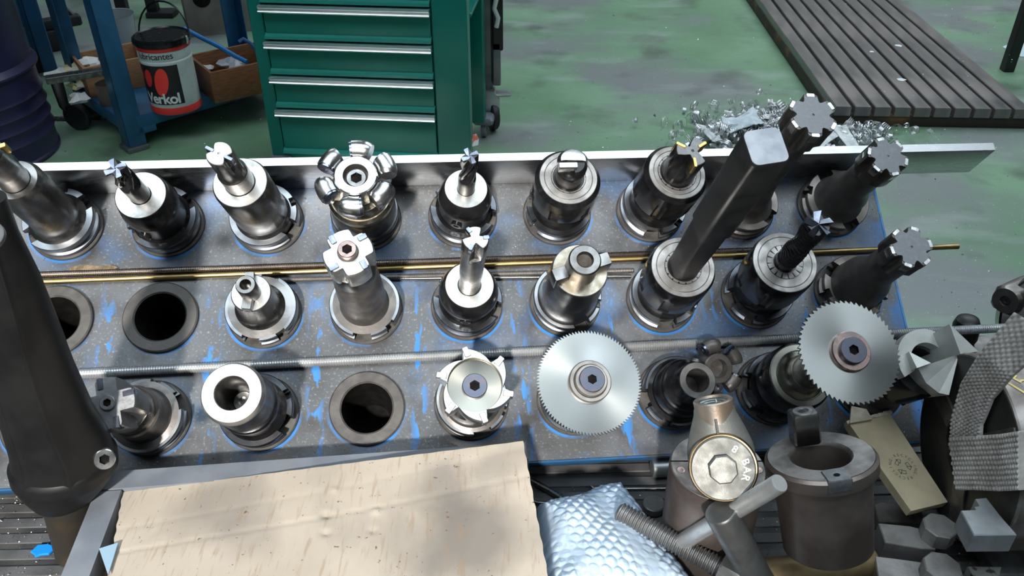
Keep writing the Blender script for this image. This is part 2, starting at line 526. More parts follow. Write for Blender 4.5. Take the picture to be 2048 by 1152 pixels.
def flange(root, rot, m=M_flange, z0=4.2, top=20.0):
    o = flange_outline(rot)
    mb = MB().loft([lim(o, 26, z0), lim(o, 30.4, z0), lim(o, 31.2, z0 + .8)], True, False)
    mb.loft([lim(o, 31.2, z0 + .8), lim(o, 31.2, z0 + 4.0), lim(o, 26.5, z0 + 6.6), lim(o, 26.5, z0 + 8.4), lim(o, 31.5, z0 + 10.8), lim(o, 31.5, top - .8), lim(o, 30.8, top)], False, True)
    fl = obj('flange', mb, m, root, angle=28)
    band = MB().loft([circ(26.9, z0 + 6.7), circ(26.9, z0 + 8.3)], False, False)
    band.loft([circ(31.5, z0 + 1.2), circ(31.5, z0 + 3.4)], False, False)
    return fl
def holder(col, row, ref, h, rot, label, fm=M_flange, name='milling_tool_holder', cat='tool holder', fl=True):
    p0 = rk((col - 4) * PITCHMM, -(row - 1) * PITCHMM)
    d = ray(*ref); c = p0 - CAM; hh = h * .001
    A = d.dot(d); B = -2 * d.dot(c); C = c.dot(c) - hh * hh
    disc = B * B - 4 * A * C
    s = (-B - math.sqrt(disc)) / (2 * A) if disc > 0 else -B / (2 * A)
    ax = (CAM + d * s - p0).normalized()
    if ax.dot(RN) < .9: ax = (ax + RN).normalized()
    root = thing(name, label, cat, frame(p0, ax, x=RX), ('tool holders in the upper row', 'tool holders in the middle row', 'tool holders in the lower row')[row])
    if fl: flange(root, rot, fm)
    return root
def lathe(root, name, prof, m, N=56, c0=True, c1=True, label=None):
    return obj(name, MB().lathe(prof, N, c0, c1), m, root, label=label)
def screw(root, r, z, a, m, hgt=3, depth=4, name='cap_screw', M=None):
    mb = MB().loft([circ(r, z - hgt), circ(r, z - .5), circ(r - .5, z), circ(hexr(a), z), circ(hexr(a * .97), z - depth)])
    o = obj(name, mb, m, root, M)
    d = MB().loft([circ(hexr(a * .94), z - depth + .3), circ(hexr(a * .5), z - depth + .25)])
    obj('hex_socket', d, M_hole, o)
    return o
def insert(root, r, ang, z, L=8, w=5, t=2.4, m=M_carbide, rz=0, tilt=0, name='insert'):
    M = MM(r * math.cos(R(ang)), r * math.sin(R(ang)), z, ang + rz, tilt)
    return obj(name, MB().box(-L / 2, L / 2, -t / 2, t / 2, -w, 0, .5), m, root, M)
def weldon(root, ztop, rtop, rsh, bore, m=M_black, base=24, screwang=250):
    zs = 20 + (ztop - 20) * .62
    lathe(root, 'holder_body', [(base + 2.5, 19.5), (base, 22), (base - .3, 27), (rsh - 1.2, zs - 9), (rsh, zs - 3), (rsh - .6, zs + 2), (rtop + .5, ztop - .6), (rtop, ztop - .1)], m)
    obj('face_ring', MB().loft([circ(rtop + .1, ztop - .4), circ(rtop - .3, ztop + .1), circ(bore, ztop + .1), circ(bore, ztop - 3)], False, True), M_face, root)
    t = R(screwang); rr = base + (rsh - base) * .4
    q = frame((rr * .001 * math.cos(t), rr * .001 * math.sin(t), .031), (math.cos(t), math.sin(t), -.1), x=(0, 0, 1))
    screw(root, 5.2, 1.2, 2.6, M_black, 4, 2, 'clamp_screw', q)
def er_chuck(root, ztop, rnut, rface, rcol, bore, m=M_black, slots=8):
    lathe(root, 'chuck_body', [(26.5, 19.5), (25.5, 22), (24, 26), (24, 44)], m)
    def ro(t):
        return rnut - (1.7 if (t * 6 / (2 * math.pi)) % 1 < .22 else 0)
    N = 96
    obj('clamping_nut', MB().loft([circ(rnut - 2.2, 40, N), circ(rnut - .5, 42, N), circ(ro, 43.5, N), circ(ro, ztop - 17, N), circ(rnut, ztop - 15, N), circ(rnut, ztop - 5, N), circ(rface, ztop - .4, N)]), m, root, angle=25)
    obj('nut_face', MB().loft([circ(rface, ztop - .6), circ(rface - .4, ztop), circ(rface - 4, ztop), circ(rface - 4.4, ztop - .5), circ(rface - 4.9, ztop), circ(rcol + .6, ztop), circ(rcol + .3, ztop - 2.5), circ(bore, ztop - 2.6)], False, True), M_nutface, root)
    sl = 2 * slots
    def rc(t):
        return bore + 1.2 if ((t * sl / (2 * math.pi)) % 1) < .13 else rcol
    N2 = 11 * sl
    obj('collet', MB().loft([circ(rc, ztop - 2.2, N2), circ(rc, ztop + .3, N2), circ(lambda t: min(rc(t), bore + .7), ztop + .3, N2), circ(bore * .96, ztop - 2, N2)], False, True), M_nutface, root, angle=20)
def flute(n, r, depth=.45, sharp=.62, rot=0):
    def fn(t):
        u = ((t - rot) * n / (2 * math.pi)) % 1
        if u < sharp * .45: return r
        w = (u - sharp * .45) / (1 - sharp * .45)
        return r * (1 - depth * math.sin(math.pi * min(1, w * 1.02)) ** .8)
    return fn
def end_mill(root, r, z0, z1, n, m, mtip, twist=90, shank=None, depth=.5, zf=None, name='end_mill'):
    N = 72
    zf = zf if zf is not None else z0 + (z1 - z0) * .45
    sh = shank or r
    rings = [circ(sh, z0 - 6, N), circ(sh, zf - 2, N)]
    K = 14
    for i in range(K + 1):
        z = zf + (z1 - zf) * i / K
        dp = depth * min(1, i / 3)
        rings.append(circ(flute(n, r, dp, rot=R(twist) * i / K), z, N))
    o = obj(name, MB().loft(rings), m, root, angle=40)
    f = flute(n, r, depth, rot=R(twist))
    ctr = [(0, 0, z1 - 1.2)] * N
    mb = MB()
    for k in range(n):   # each cutting lip a raised wedge over the end
        a0 = R(twist) + k * 2 * math.pi / n
        pts = [(.12 * r * math.cos(a0 + 2.4), .12 * r * math.sin(a0 + 2.4))]
        for q in range(6):
            a = a0 + (2 * math.pi / n) * .34 * q / 5
            pts.append((r * 1.0 * math.cos(a), r * math.sin(a)))
        pts.append((.42 * r * math.cos(a0 + 2 * math.pi / n * .62), .42 * r * math.sin(a0 + 2 * math.pi / n * .62)))
        mb.loft([[(x, y, z1 - 1.5) for x, y in pts], [(x, y, z1 + .3 + .07 * math.hypot(x, y) - .05 * i) for i, (x, y) in enumerate(pts)]])
    obj('cutting_lips', mb, mtip, o, angle=20)
    return o
def tooth_head(n, r, gul=.28, frac=.42, rot=0):
    def fn(t):
        u = ((t - rot) * n / (2 * math.pi)) % 1
        if u < 1 - frac: return r
        w = (u - (1 - frac)) / frac
        return r * (1 - gul * math.sin(math.pi * w) ** .6)
    return fn

def plus(r, w, rot=0):
    def fn(t):
        p_ = ((t - rot + math.pi / 4) % (math.pi / 2)) - math.pi / 4
        return min(r, w / max(1e-4, abs(math.sin(p_))))
    return fn
# ---- upper row
h = holder(0, 0, (30, 360), 95, 35, 'thick ground steel holder with gold insert at the left edge, upper row')
lathe(h, 'holder_body', [(26, 19.5), (23, 22), (21, 25), (20.6, 28), (20.6, 89), (17.6, 95), (12.6, 95.2), (12.4, 93)], M_steel)
cut = lathe(h, 'boring_nose', [(12.2, 90), (12.2, 112), (13.2, 114), (13.4, 140), (12, 142)], M_steel)
insert(h, 11.5, 200, 142.5, 10, 10, 4, M_gold, 0)
insert(h, 11.5, 20, 142.5, 10, 10, 4, M_gold, 0)

h = holder(1, 0, (281, 390), 69, 32, 'black end mill holder with black four-lip end mill, upper row', M_bflange)
weldon(h, 69, 21.5, 25.5, 9.4)
end_mill(h, 8.8, 69, 121, 4, M_black, M_carbide, 100, None, .5)

h = holder(2, 0, (480, 365), 89, 330, 'tall steel holder with two-insert cutter nose, upper row')
lathe(h, 'holder_body', [(26, 19.5), (24.6, 22), (23.2, 24), (23.2, 27), (24, 29), (24, 86), (22.6, 89), (13.6, 89.1), (13.4, 86)], M_steel)
obj('face_ring', MB().loft([circ(22.6, 88.6), circ(22.2, 89.2), circ(13.2, 89.2), circ(13, 87)], False, False), M_face, h)
def two(t):
    u = (t / math.pi) % 1
    return 10.8 if u < .62 else 10.8 * (1 - .5 * math.sin(math.pi * (u - .62) / .38))
obj('cutter_head', MB().loft([circ(12.6, 84, 72), circ(12.6, 110, 72), circ(11.6, 111, 72), circ(11.0, 117, 72), circ(two, 122, 72), circ(two, 141, 72), circ(lambda t: two(t) * .93, 142.5, 72)]), M_steel, h, angle=40)
obj('end_face', MB().loft([circ(lambda t: two(t) * .92, 142.4, 72), circ(lambda t: two(t) * .90, 143.2, 72), circ(1.2, 143.2, 72), circ(1.2, 141, 72)], False, True), M_white, h, angle=40)
insert(h, 8.6, 150, 143.6, 8, 9, 3, M_carbide); insert(h, 8.6, 330, 143.6, 8, 9, 3, M_carbide)

def button_head(root, z, r_in, r_arm, r_tube, n, m, rot=0, bore=11, span=34):
    # ring with rounded arms that curl round it
    obj('head_ring', MB().loft([circ(r_in - 2, z - 26), circ(r_in, z - 22), circ(r_in, z - 1), circ(r_in - 1, z), circ(bore, z), circ(bore, z - 1)], True, False), m, root)
    obj('bore', MB().loft([circ(bore, z - .9), circ(bore, z - 10), circ(3, z - 10.2)], False, True), M_dsteel, root)  # own part in darker steel: the shade of the recess is painted in
    for k in range(n):
        a0 = rot + k * 360 / n
        pts = []
        for i in range(9):
            a = R(a0 + (i / 8 - .5) * span)
            pts.append((r_arm * math.cos(a), r_arm * math.sin(a), z - 5.5))
        rr = [r_tube * q for q in (.80, .92, .99, 1, 1, 1, 1, 1, 1)]
        arm = obj('arm', MB().tube(pts, rr, 20), m, root, angle=50)
        a = R(a0 + span / 2)
        Mx = frame((r_arm * .001 * math.cos(a), r_arm * .001 * math.sin(a), (z - 5.5) * .001), (-math.sin(a), math.cos(a), 0), x=(0, 0, 1))
        obj('insert', MB().lathe([(r_tube * .9, -.3), (r_tube * .9, 2.0), (r_tube * .78, 2.4), (1.5, 2.4), (1.4, 1.6)], 24), M_carbide, arm, Mx)
        obj('arm_root', MB().box(r_in - 4, r_arm + 2, -5.5, 5.5, z - 26, z - 9, 1.5), m, arm, MM(0, 0, 0, a0))

h = holder(3, 0, (711, 350), 90, 60, 'black holder with polished face mill of six curled arms, upper row', M_bflange)
lathe(h, 'holder_body', [(29.5, 19.5), (29.5, 40), (28.5, 46)], M_black)
lathe(h, 'holder_collar', [(29.2, 45.8), (29.4, 51), (27, 54), (26, 54.2), (26, 62), (24, 66)], M_band)
button_head(h, 90, 18.6, 27.5, 8.8, 6, M_bright, 20)
screw(h, 8.6, 85, 4.6, M_steel, 4, 3.6)

h = holder(4, 0, (932, 377), 60, 340, 'black holder with slim black four-lip end mill, centre of upper row', M_bflange)
weldon(h, 60, 19.2, 24.6, 8.2)
end_mill(h, 7.6, 60, 119, 4, M_black, M_carbide, 100, 7.9, .42, 82)

h = holder(5, 0, (1137, 355), 77, 165, 'black collet chuck holding a stubby half-round black cutter, upper row', M_bflange)
er_chuck(h, 77, 29.6, 26, 15.2, 13.6)
def half(t):
    x = math.sin(t - R(15))
    return 12.6 if abs(x) > .16 else 12.6 * (.30 + .70 * abs(x) / .16)
obj('cutter_body', MB().lathe([(12.6, 70), (12.6, 92), (12, 94)], 56), M_black, h)
obj('cutter_head', MB().loft([circ(lambda t: 13 if math.sin(t - R(100)) < .15 else 13 * .55, 92, 72), circ(lambda t: 13 if math.sin(t - R(100)) < .15 else 13 * .55, 100, 72), circ(lambda t: 10 if math.sin(t - R(100)) < .15 else 10 * .5, 105, 72)]), M_black, h, angle=40)
obj('ball_lip', MB().loft([[(13.5 * math.cos(R(a)) * s_, 13.5 * math.sin(R(a)) * s_ * .9 + 2, z_) for a in range(-10, 200, 15)] for s_, z_ in ((1, 98), (1, 103), (.8, 106.5), (.55, 107))]), M_bright, h, angle=40)
obj('insert', MB().box(-13, 3, -6.5, -1.5, 99, 108, .4), M_white, h)

h = holder(6, 0, (1382, 306), 117, 262, 'black collet chuck holding a thick cutter with gold inserts, upper row', M_flange)
er_chuck(h, 82, 29.5, 26.2, 17.5, 15.4)
def tri3(t):
    u = ((t - R(35)) * 3 / (2 * math.pi)) % 1
    return 15 if u < .34 else 15 * (1 - .68 * math.sin(math.pi * (u - .34) / .66) ** .7)
obj('cutter_shank', MB().loft([circ(15, 74, 90), circ(15, 92, 90), circ(lambda t: .5 * (15 + tri3(t)), 97, 90), circ(tri3, 103, 90), circ(tri3, 119, 90), circ(lambda t: .94 * tri3(t), 120.5, 90)]), M_black, h, angle=45)
obj('end_face', MB().loft([circ(lambda t: .93 * tri3(t), 120.4, 90), circ(lambda t: .91 * tri3(t), 121, 90), circ(1.4, 121, 90), circ(1.4, 119, 90)], False, True), M_speck, h, angle=45)
for a in (33, 153, 273):
    insert(h, 11.2, a - 1, 121.8, 9, 13, 3, M_gold, 0)

def saw_head(root, z, r, m, n=6, rot=0, rd=None):
    g = tooth_head(n, r, .30, .40, R(rot))
    K = 96
    hd = obj('cutter_head', MB().loft([circ(r * .62, z - 34, K), circ(r * .80, z - 30, K), circ(g, z - 24, K), circ(g, z - .8, K), circ(lambda t: g(t) * .97, z, K)]), m, root, angle=40)
    gi = lambda t: min(g(t) * .955, r * .85)
    obj('end_face', MB().loft([circ(gi, z - .2, K), circ(gi, z + .55, K), circ(1.1, z + .55, K), circ(1.1, z - 1.5, K)], False, True), M_speck, hd, angle=40)
    for k in range(n):
        a = rot + (k + .30) * 360 / n
        insert(hd, r * .92, a, z + .4, 3.4, 10, 7, M_bright, 0, 0, 'tooth')

h = holder(7, 0, (1627, 229), 178, 140, 'tall dark cutter with six-tooth round end, standing behind the square bar', M_brown)
lathe(h, 'holder_body', [(26, 19.5), (22, 21.5), (19.5, 25), (18, 38), (14.5, 60), (13.6, 80), (13.4, 146), (12.8, 148)], M_dsteel)
saw_head(h, 177, 19.8, M_dsteel, 6, 8)

h = holder(8, 0, (1777, 312), 114, 108, 'dark cutter with six-tooth round end, last of the upper row', M_brown)
lathe(h, 'holder_body', [(25, 19.5), (24, 21), (22, 24), (20.8, 40), (17, 48), (15.6, 54), (14.8, 58), (14.8, 84)], M_dsteel)
saw_head(h, 113, 18.4, M_brown, 6, 24)

# ---- middle row
h = holder(2, 1, (502, 586), 57, 255, 'short steel shell mill arbor with small hollow pin, middle row')
lathe(h, 'arbor_body', [(29, 19.9), (22, 21), (19.2, 24), (17.8, 30), (16.8, 56.4), (16.2, 57), (8.4, 57.1)], M_steel)
obj('face_ring', MB().loft([circ(16.2, 56.8), circ(15.9, 57.3), circ(8.4, 57.3)], False, False), M_face, h)
obj('pin', MB().loft([circ(8.3, 54), circ(8.3, 77), circ(7.6, 78), circ(4.8, 78), circ(3.2, 72), circ(3, 66)]), M_steel, h)
for a in (92, 262):
    obj('drive_key', MB().box(6.5, 16.5, -4, 4, 50, 64, .5), M_steel, h, MM(0, 0, 0, a))

h = holder(3, 1, (695, 501), 142, 265, 'tall dark arbor with bright four-insert face mill and coppery screw, middle row')
lathe(h, 'arbor_body', [(29, 19.9), (22, 21), (20.4, 25), (20, 60), (18.4, 98), (17.6, 100)], M_dsteel)
lathe(h, 'mill_body', [(17.2, 97), (18.4, 98), (18.4, 112), (17, 116)], M_steel)
g4 = plus(19.8, 9.8, R(28))
obj('mill_head', MB().loft([circ(17.6, 110, 96), circ(lambda t: .5 * (18.4 + g4(t)), 114, 96), circ(g4, 119, 96), circ(g4, 136, 96), circ(lambda t: g4(t) * .95, 138.5, 96)]), M_white, h, angle=40)
for k in range(4):
    insert(h, 16.0, 28 + 90 * k + 20, 139.6, 7.5, 9, 4.5, M_carbide, -20)
obj('copper_boss', MB().lathe([(8.2, 136), (8.2, 140), (7.6, 141)], 40), M_dsteel, h)
screw(h, 7.2, 145, 3.6, M_copper, 7, 3.2)

h = holder(4, 1, (939, 570), 57, 338, 'black holder with long bright steel end mill, centre of middle row', M_bflange)
weldon(h, 57, 21, 26.4, 10.4, screwang=262)
lathe(h, 'mill_shank', [(9.6, 50), (9.8, 58), (9.2, 60), (9.2, 76), (9.8, 84), (10, 134)], M_steel)
g3 = tooth_head(3, 10.4, .62, .46, R(62))
obj('mill_head', MB().loft([circ(10.1, 128, 72), circ(lambda t: .5 * (10.2 + g3(t)), 134, 72), circ(g3, 140, 72), circ(g3, 155, 72), circ(lambda t: g3(t) * .94, 156.6, 72)]), M_steel, h, angle=40)
obj('end_face', MB().loft([circ(lambda t: g3(t) * .93, 156.5, 72), circ(lambda t: g3(t) * .91, 157.2, 72)], False, True), M_white, h, angle=40)
for k in range(3):
    insert(h, 8.2, 62 + 120 * k + 62, 157.8, 5, 7, 3.4, M_carbide)

h = holder(5, 1, (1160, 541), 86, 292, 'wide steel shell mill arbor with threaded pin and two drive keys, middle row')
lathe(h, 'arbor_body', [(28, 19.9), (26.6, 22), (26.2, 26), (25.6, 32), (24.2, 82), (23.2, 85.6), (13.8, 86)], M_steel)
obj('face_ring', MB().loft([circ(23.2, 85.4), circ(22.9, 86.3), circ(13.6, 86.3)], False, False), M_band, h)
pin = obj('pin', MB().loft([circ(14.2, 84), circ(13.6, 88), circ(13.6, 109.5), circ(12.4, 111), circ(7.2, 111), circ(6.4, 108)], True, False), M_steel, h)
obj('threaded_bore', MB().loft([circ(6.4 if i % 2 else 5.7, 108.2 - i * .7, 32) for i in range(24)], False, True), M_dsteel, pin)
for a in (197, 17):
    obj('drive_key', MB().box(13.2, 25.5, -5.5, 5.5, 78, 96, .6), M_steel, h, MM(0, 0, 0, a))

h = holder(6, 1, (1366, 534), 83, 268, 'black collet chuck clamping a long dark square bar, middle row', M_flange)
er_chuck(h, 83.5, 29.2, 27.4, 15.6, 13)
def rsq(a, c):
    out = []
    for k in range(4):
        cx, cy = [(1, 1), (-1, 1), (-1, -1), (1, -1)][k]
        for i in range(6):
            t = R(90 * k + 90 * i / 5)
            out.append((cx * (a - c) + c * math.cos(t), cy * (a - c) + c * math.sin(t)))
    return out
bl = MB().loft([[(x, y, z) for x, y in rsq(a, c)] for a, c, z in ((11.6, 8, 78), (11.6, 7, 92), (11.8, 5, 160), (11.8, 5, 166), (13.2, 5, 170), (13.2, 5, 286), (12.4, 4.6, 287.5))], True, False)
sq = obj('square_bar', bl, mat('black_square_bar', (.010, .0105, .011), 0, .45, (.018, .018, .019), 60, rvar=.08, bump=.15, spec=.35), h, MM(0, 0, 0, 8), angle=30)
obj('bar_end', MB().loft([[(x, y, z) for x, y in rsq(a, c)] for a, c, z in ((12.5, 4.6, 287.2), (12.2, 4.5, 287.9))]), mat('sawn_bar_end', (.24, .26, .29), .8, .45, (.32, .34, .37), 80, bump=.15), sq)

h = holder(7, 1, (1570, 524), 83, 192, 'black collet chuck holding a ribbed roughing end mill, middle row', M_bflange)
er_chuck(h, 83, 29.4, 28, 15.6, 9.6)
rings = [circ(9.2, 76, 64), circ(9.2, 90, 64)]
K = 120
gf = 4
for i in range(K + 1):
    z = 91 + 66 * i / K
    tw = R(150) * i / K
    rr = 9.3 + .75 * math.sin(2 * math.pi * i / 8)
    rings.append(circ(flute(gf, rr, .22 * min(1, i / 8), rot=tw), z, 64))
rm = obj('roughing_mill', MB().loft(rings), M_black, h, angle=60)
mb = MB()
for k in range(5):
    a0 = k * 2 * math.pi / 5
    pts = [(.6 * math.cos(a0), .6 * math.sin(a0)), (11 * math.cos(a0), 11 * math.sin(a0)), (11 * math.cos(a0 + .5), 11 * math.sin(a0 + .5)), (5 * math.cos(a0 + .9), 5 * math.sin(a0 + .9))]
    mb.loft([[(x, y, 155) for x, y in pts], [(x, y, zz) for (x, y), zz in zip(pts, (158.5, 161, 158.5, 157.4))]])
obj('cutting_lips', mb, M_carbide, rm, angle=15)

h = holder(8, 1, (1824, 493), 120, 140, 'dark cutter with speckled six-tooth end, last of the middle row', M_brown)
lathe(h, 'holder_body', [(25, 19.5), (24.4, 22), (24, 30), (23, 40), (16.5, 58), (15.4, 62), (15.2, 90)], M_dsteel)
saw_head(h, 119, 18.6, M_dsteel, 6, 50)

# ---- lower row
h = holder(1, 2, (216, 806), 91, 22, 'steel holder with dull four-tooth face mill and hex screw, lower row')
lathe(h, 'holder_body', [(29, 19.9), (23.5, 21), (22, 24), (21.5, 44), (20, 46)], M_dsteel)
lathe(h, 'mill_body', [(18.2, 44), (19.6, 46), (19.6, 56), (18.5, 60)], M_band)
g4b = plus(20.6, 8.2, R(12))
obj('mill_head', MB().loft([circ(18.8, 56, 96), circ(lambda t: .5 * (19 + g4b(t)), 64, 96), circ(g4b, 72, 96), circ(g4b, 88, 96), circ(lambda t: g4b(t) * .95, 90.5, 96)]), M_speck, h, angle=40)
for k in range(4):
    insert(h, 16.4, 12 + 90 * k + 14, 91.4, 9, 9, 4.5, M_carbide, -14)
screw(h, 5.8, 93, 2.8, M_speck, 4, 2.2)

h = holder(2, 2, (463, 786), 92, 332, 'steel holder with large open bore facing up, lower row', M_bflange)
lathe(h, 'holder_body', [(27, 19.5), (25, 22), (23.4, 24), (23.4, 30), (23.8, 32), (23.8, 86)], M_steel, c1=False)
obj('bore_face', MB().loft([circ(24.2, 84), circ(24.6, 85), (circ(24.6, 88)), circ(22.8, 92), circ(13.6, 92), circ(13, 91)], False, False), M_face, h)
obj('bore', MB().loft([circ(13, 91.1), circ(12.8, 40), circ(6, 39.8)], False, True), M_dsteel, h)
lathe(h, 'bore_plug', [(8.5, 40), (8.5, 56), (7.8, 57), (4, 57), (3.8, 54)], M_steel)
lathe(h, 'clamp_band', [(24.6, 37), (25, 38), (25, 49), (24.6, 50)], M_black)

h = holder(4, 2, (950, 769), 73, 285, 'holder with bright six-tooth face mill and dished front, lower row')
lathe(h, 'holder_body', [(29, 19.9), (25.5, 21), (24.5, 24), (24.5, 44)], M_dsteel)
def six(t):
    u = ((t - R(12)) * 6 / (2 * math.pi)) % 1
    if u < .56: return 26.5 + 5.8 * u / .56
    return 32.3 - 10.0 * ((u - .56) / .10) if u < .66 else 22.6 + 3.9 * ((u - .66) / .34)
K = 144
obj('mill_head', MB().loft([circ(23, 40, K), circ(25, 46, K), circ(lambda t: .90 * six(t), 52, K), circ(lambda t: six(t), 60, K), circ(lambda t: six(t), 71, K), circ(lambda t: six(t) * .97, 73, K), circ(22.6, 73, K), circ(22.0, 68, K)], True, False), M_white, h, angle=32)
obj('dish', MB().loft([circ(22.1, 70, K), circ(21.8, 67.4, K), circ(9.5, 66.4, K)], False, True), M_turned, h)
for k in range(6):
    insert(h, 28.0, 12 + 60 * (k + .5), 74, 8.5, 9, 5, M_white, 8)
screw(h, 10.2, 69.6, 4.0, M_bluescrew, 4, 2.6)

def saw_blade(root, r, z, n, thick, name='saw_blade', rot=0):
    out = []
    for k in range(n):
        a = 2 * math.pi * k / n + rot
        da = 2 * math.pi / n
        out += [(r * math.cos(a), r * math.sin(a)), ((r - r * .055) * math.cos(a + da * .12), (r - r * .055) * math.sin(a + da * .12)), ((r - r * .05) * math.cos(a + da * .38), (r - r * .05) * math.sin(a + da * .38)), ((r - r * .02) * math.cos(a + da * .7), (r - r * .02) * math.sin(a + da * .7))]
    N = len(out)
    def sc(k_, z_): return [(x * k_, y * k_, z_) for x, y in out]
    mb = MB().loft([circ(8, z, N), sc(1, z), sc(1, z + thick), circ(r * .9, z + thick, N), circ(8, z + thick, N)], False, False)
    return obj(name, mb, M_saw, root, angle=30)
h = holder(5, 2, (1180, 763), 73, 300, 'black arbor carrying a fine-toothed slitting saw, lower row', M_bflange)
lathe(h, 'arbor_body', [(27, 19.9), (24, 22), (22, 26), (20, 60), (17, 64), (17, 70)], M_black)
saw_blade(h, 44, 68.5, 100, 2.0)
lathe(h, 'collar', [(17.6, 70), (17.6, 74), (16.8, 75.2), (14.2, 75.2), (13.6, 74), (13.4, 77.5), (12.8, 78.4)], M_nutface)
screw(h, 10.6, 82, 3.6, M_bluescrew, 6, 3)

h = holder(6, 2, (1395, 761), 68, 190, 'glossy black stepped holder with small open bore, lower row', M_bflange)
lathe(h, 'holder_body', [(29, 19.9), (25.5, 22), (25, 36), (24, 38), (22.5, 39), (22, 46), (19, 48), (16.4, 52), (16.2, 66.5), (15.2, 68), (10, 68.2), (9.4, 66)], M_black, c1=False)
obj('nose_ring', MB().loft([circ(15.4, 67.7), circ(15.1, 68.5), circ(10.2, 68.5), circ(9.5, 67), circ(9.3, 40), circ(3, 39.8)], False, True), M_dsteel, h)

h = holder(7, 2, (1705, 701), 150, 170, 'black chuck carrying a coarse-toothed saw on a long arbor, lower row', M_bflange)
lathe(h, 'chuck_body', [(27, 19.9), (25.5, 22), (25.2, 34), (28.6, 36), (29.2, 38), (29.2, 58), (27.5, 62), (26.8, 62.4)], M_black)
lathe(h, 'chuck_face', [(26.8, 61.8), (26.6, 62.8), (22, 62.8), (21.6, 62.2), (21, 62.8), (17, 66), (15, 72), (14.4, 76)], M_turned)
lathe(h, 'arbor', [(14.2, 74), (14, 138), (15.2, 140), (15.2, 144.5)], M_steel)
saw_blade(h, 40.6, 143.5, 60, 2.2)
lathe(h, 'collar', [(15.6, 145.5), (15.6, 148), (14.8, 149), (11.2, 149)], M_copper)
screw(h, 10.4, 152.4, 3.6, M_bluescrew, 5, 2.8)

h = holder(8, 2, (1872, 716), 108, 120, 'hollow cutter with large pointed white blades, lower right corner of the rack', M_dsteel)
lathe(h, 'cutter_shank', [(27, 19.9), (25.5, 22), (25.5, 50), (26.6, 52)], M_dsteel)
def cres(t):
    return 27.5
obj('hollow_body', MB().loft([circ(26, 50), circ(27.2, 53), circ(27.2, 86), circ(26, 89), circ(19, 89), circ(14, 86), circ(13.5, 60), circ(4, 59.5)]), M_black, h)
M_pale = mat('pale_ground_blade', (.50, .51, .49), .45, .5, (.42, .43, .41), 60, bump=.06)
def blade(pts, z0, mats, name='blade'):
    # pts: (px, py, height) in the photograph turned into holder space
    inv = h.matrix_basis.inverted()
    top = [inv @ at_rack(px, py, hh) * 1000 for px, py, hh in pts]
    c = sum(top, Vector()) / len(top)
    bot = [Vector((p.x * .82, p.y * .82, z0)) for p in top]
    return obj(name, MB().loft([bot, [tuple(p) for p in top]]), mats, h, angle=15)
blade([(1836, 736, 104), (1918, 708, 112), (1898, 790, 104), (1878, 786, 100), (1852, 766, 100)], 60, M_pale)
blade([(1818, 703, 104), (1862, 726, 110), (1834, 736, 108)], 70, M_pale)
blade([(1899, 648, 120), (1957, 703, 116), (1921, 708, 118)], 66, M_pale)
obj('edge_ring', MB().loft([[(r_ * math.cos(R(a)), r_ * math.sin(R(a)), z_) for r_, z_ in ((27, 88), (27, 98), (15.5, 98), (15.5, 88))] for a in range(40, 215, 7)]), M_pale, h)

# loose cutter head lying behind the long threaded rod
p = rk(178, -62, 12)
h = thing('face_mill', 'loose dark face mill head with curled arms lying behind the threaded rod', 'milling head', frame(rk(215, -68, 6), RN * .95 + RX * .12 - RY * .35, x=RX))
button_head(h, 27, 13.5, 20, 6.6, 5, M_dsteel, 28, 8.5, 38)

# ------------------------------------------------------------------ things on the bench (metres, world axes, unless said)
S1 = 1.0
def lathe_m(prof, N=56, c0=True, c1=True): return MB().lathe(prof, N, c0, c1)
M_rubber = mat('matt_black_moulding', (.004, .004, .0045), 0, .46, (.007, .007, .0075), 30, rvar=.06, bump=.04, spec=.35)
M_rustrod = mat('rusty_tube', (.05, .045, .036), .6, .5, (.10, .065, .032), 45, .5, .75, bump=.2)

# black moulded handle standing on a rusty tube at the left
HY = .455
rows = [(400, -110, 8), (470, -72, 34), (560, -58, 76), (650, -42, 110), (740, -22, 143), (830, 6, 182), (885, 24, 214), (915, 28, 224), (945, 33, 224), (968, 48, 205), (990, 66, 184)]
b0 = at_y(140, 1100, HY)
hd = thing('control_stick', 'matt black moulded handle on a rusty tube at the left edge', 'handle', Matrix.Translation((b0.x, HY, ZB)))
def hrings(sub, k=1.0, ridge=True):
    out = []
    for py, xl, xr in sub:
        a = at_y(xl, py, HY); b = at_y(xr, py, HY)
        c = (a + b) / 2; hw = (b - a).length / 2 * k
        ring = []
        for i in range(144):
            t = 2 * math.pi * i / 144
            rr = 1.0
            if ridge:
                for ra in (-62, -112):
                    d = (math.degrees(t) - (ra % 360) + 180) % 360 - 180
                    rr += .07 * math.exp(-(abs(d) / 3.5) ** 1.4)
            ring.append((c.x + hw * rr * math.cos(t) - hd.location.x, c.y + hw * .85 * rr * math.sin(t) - HY, c.z - ZB))
        out.append(ring)
    return out
def dens(sub):
    out = []
    for i in range(len(sub) - 1):
        for k in range(4):
            u = k / 4
            out.append(tuple(sub[i][j] * (1 - u) + sub[i + 1][j] * u for j in range(3)))
    return out + [sub[-1]]
obj('grip_shell', MB().loft(hrings(dens(rows[:9]))), M_rubber, hd, scale=1, angle=60)
obj('rim', MB().loft(hrings(dens([(893, 52, 196), (918, 22, 230), (938, 27, 232), (965, 44, 214), (994, 66, 188)]), 1.0, False)), M_rubber, hd, scale=1, angle=50)
tp = at_y(135, 965, HY)
obj('support_tube', MB().tube([(tp.x - hd.location.x, 0, tp.z - ZB), (.0, 0, 0)], [.021, .0125], 28), M_rustrod, hd, scale=1)
sp = at_y(209, 917, HY - .035)
Mx = frame(sp - Vector(hd.location), (.45, -.75, .5), x=(1, 0, 0))
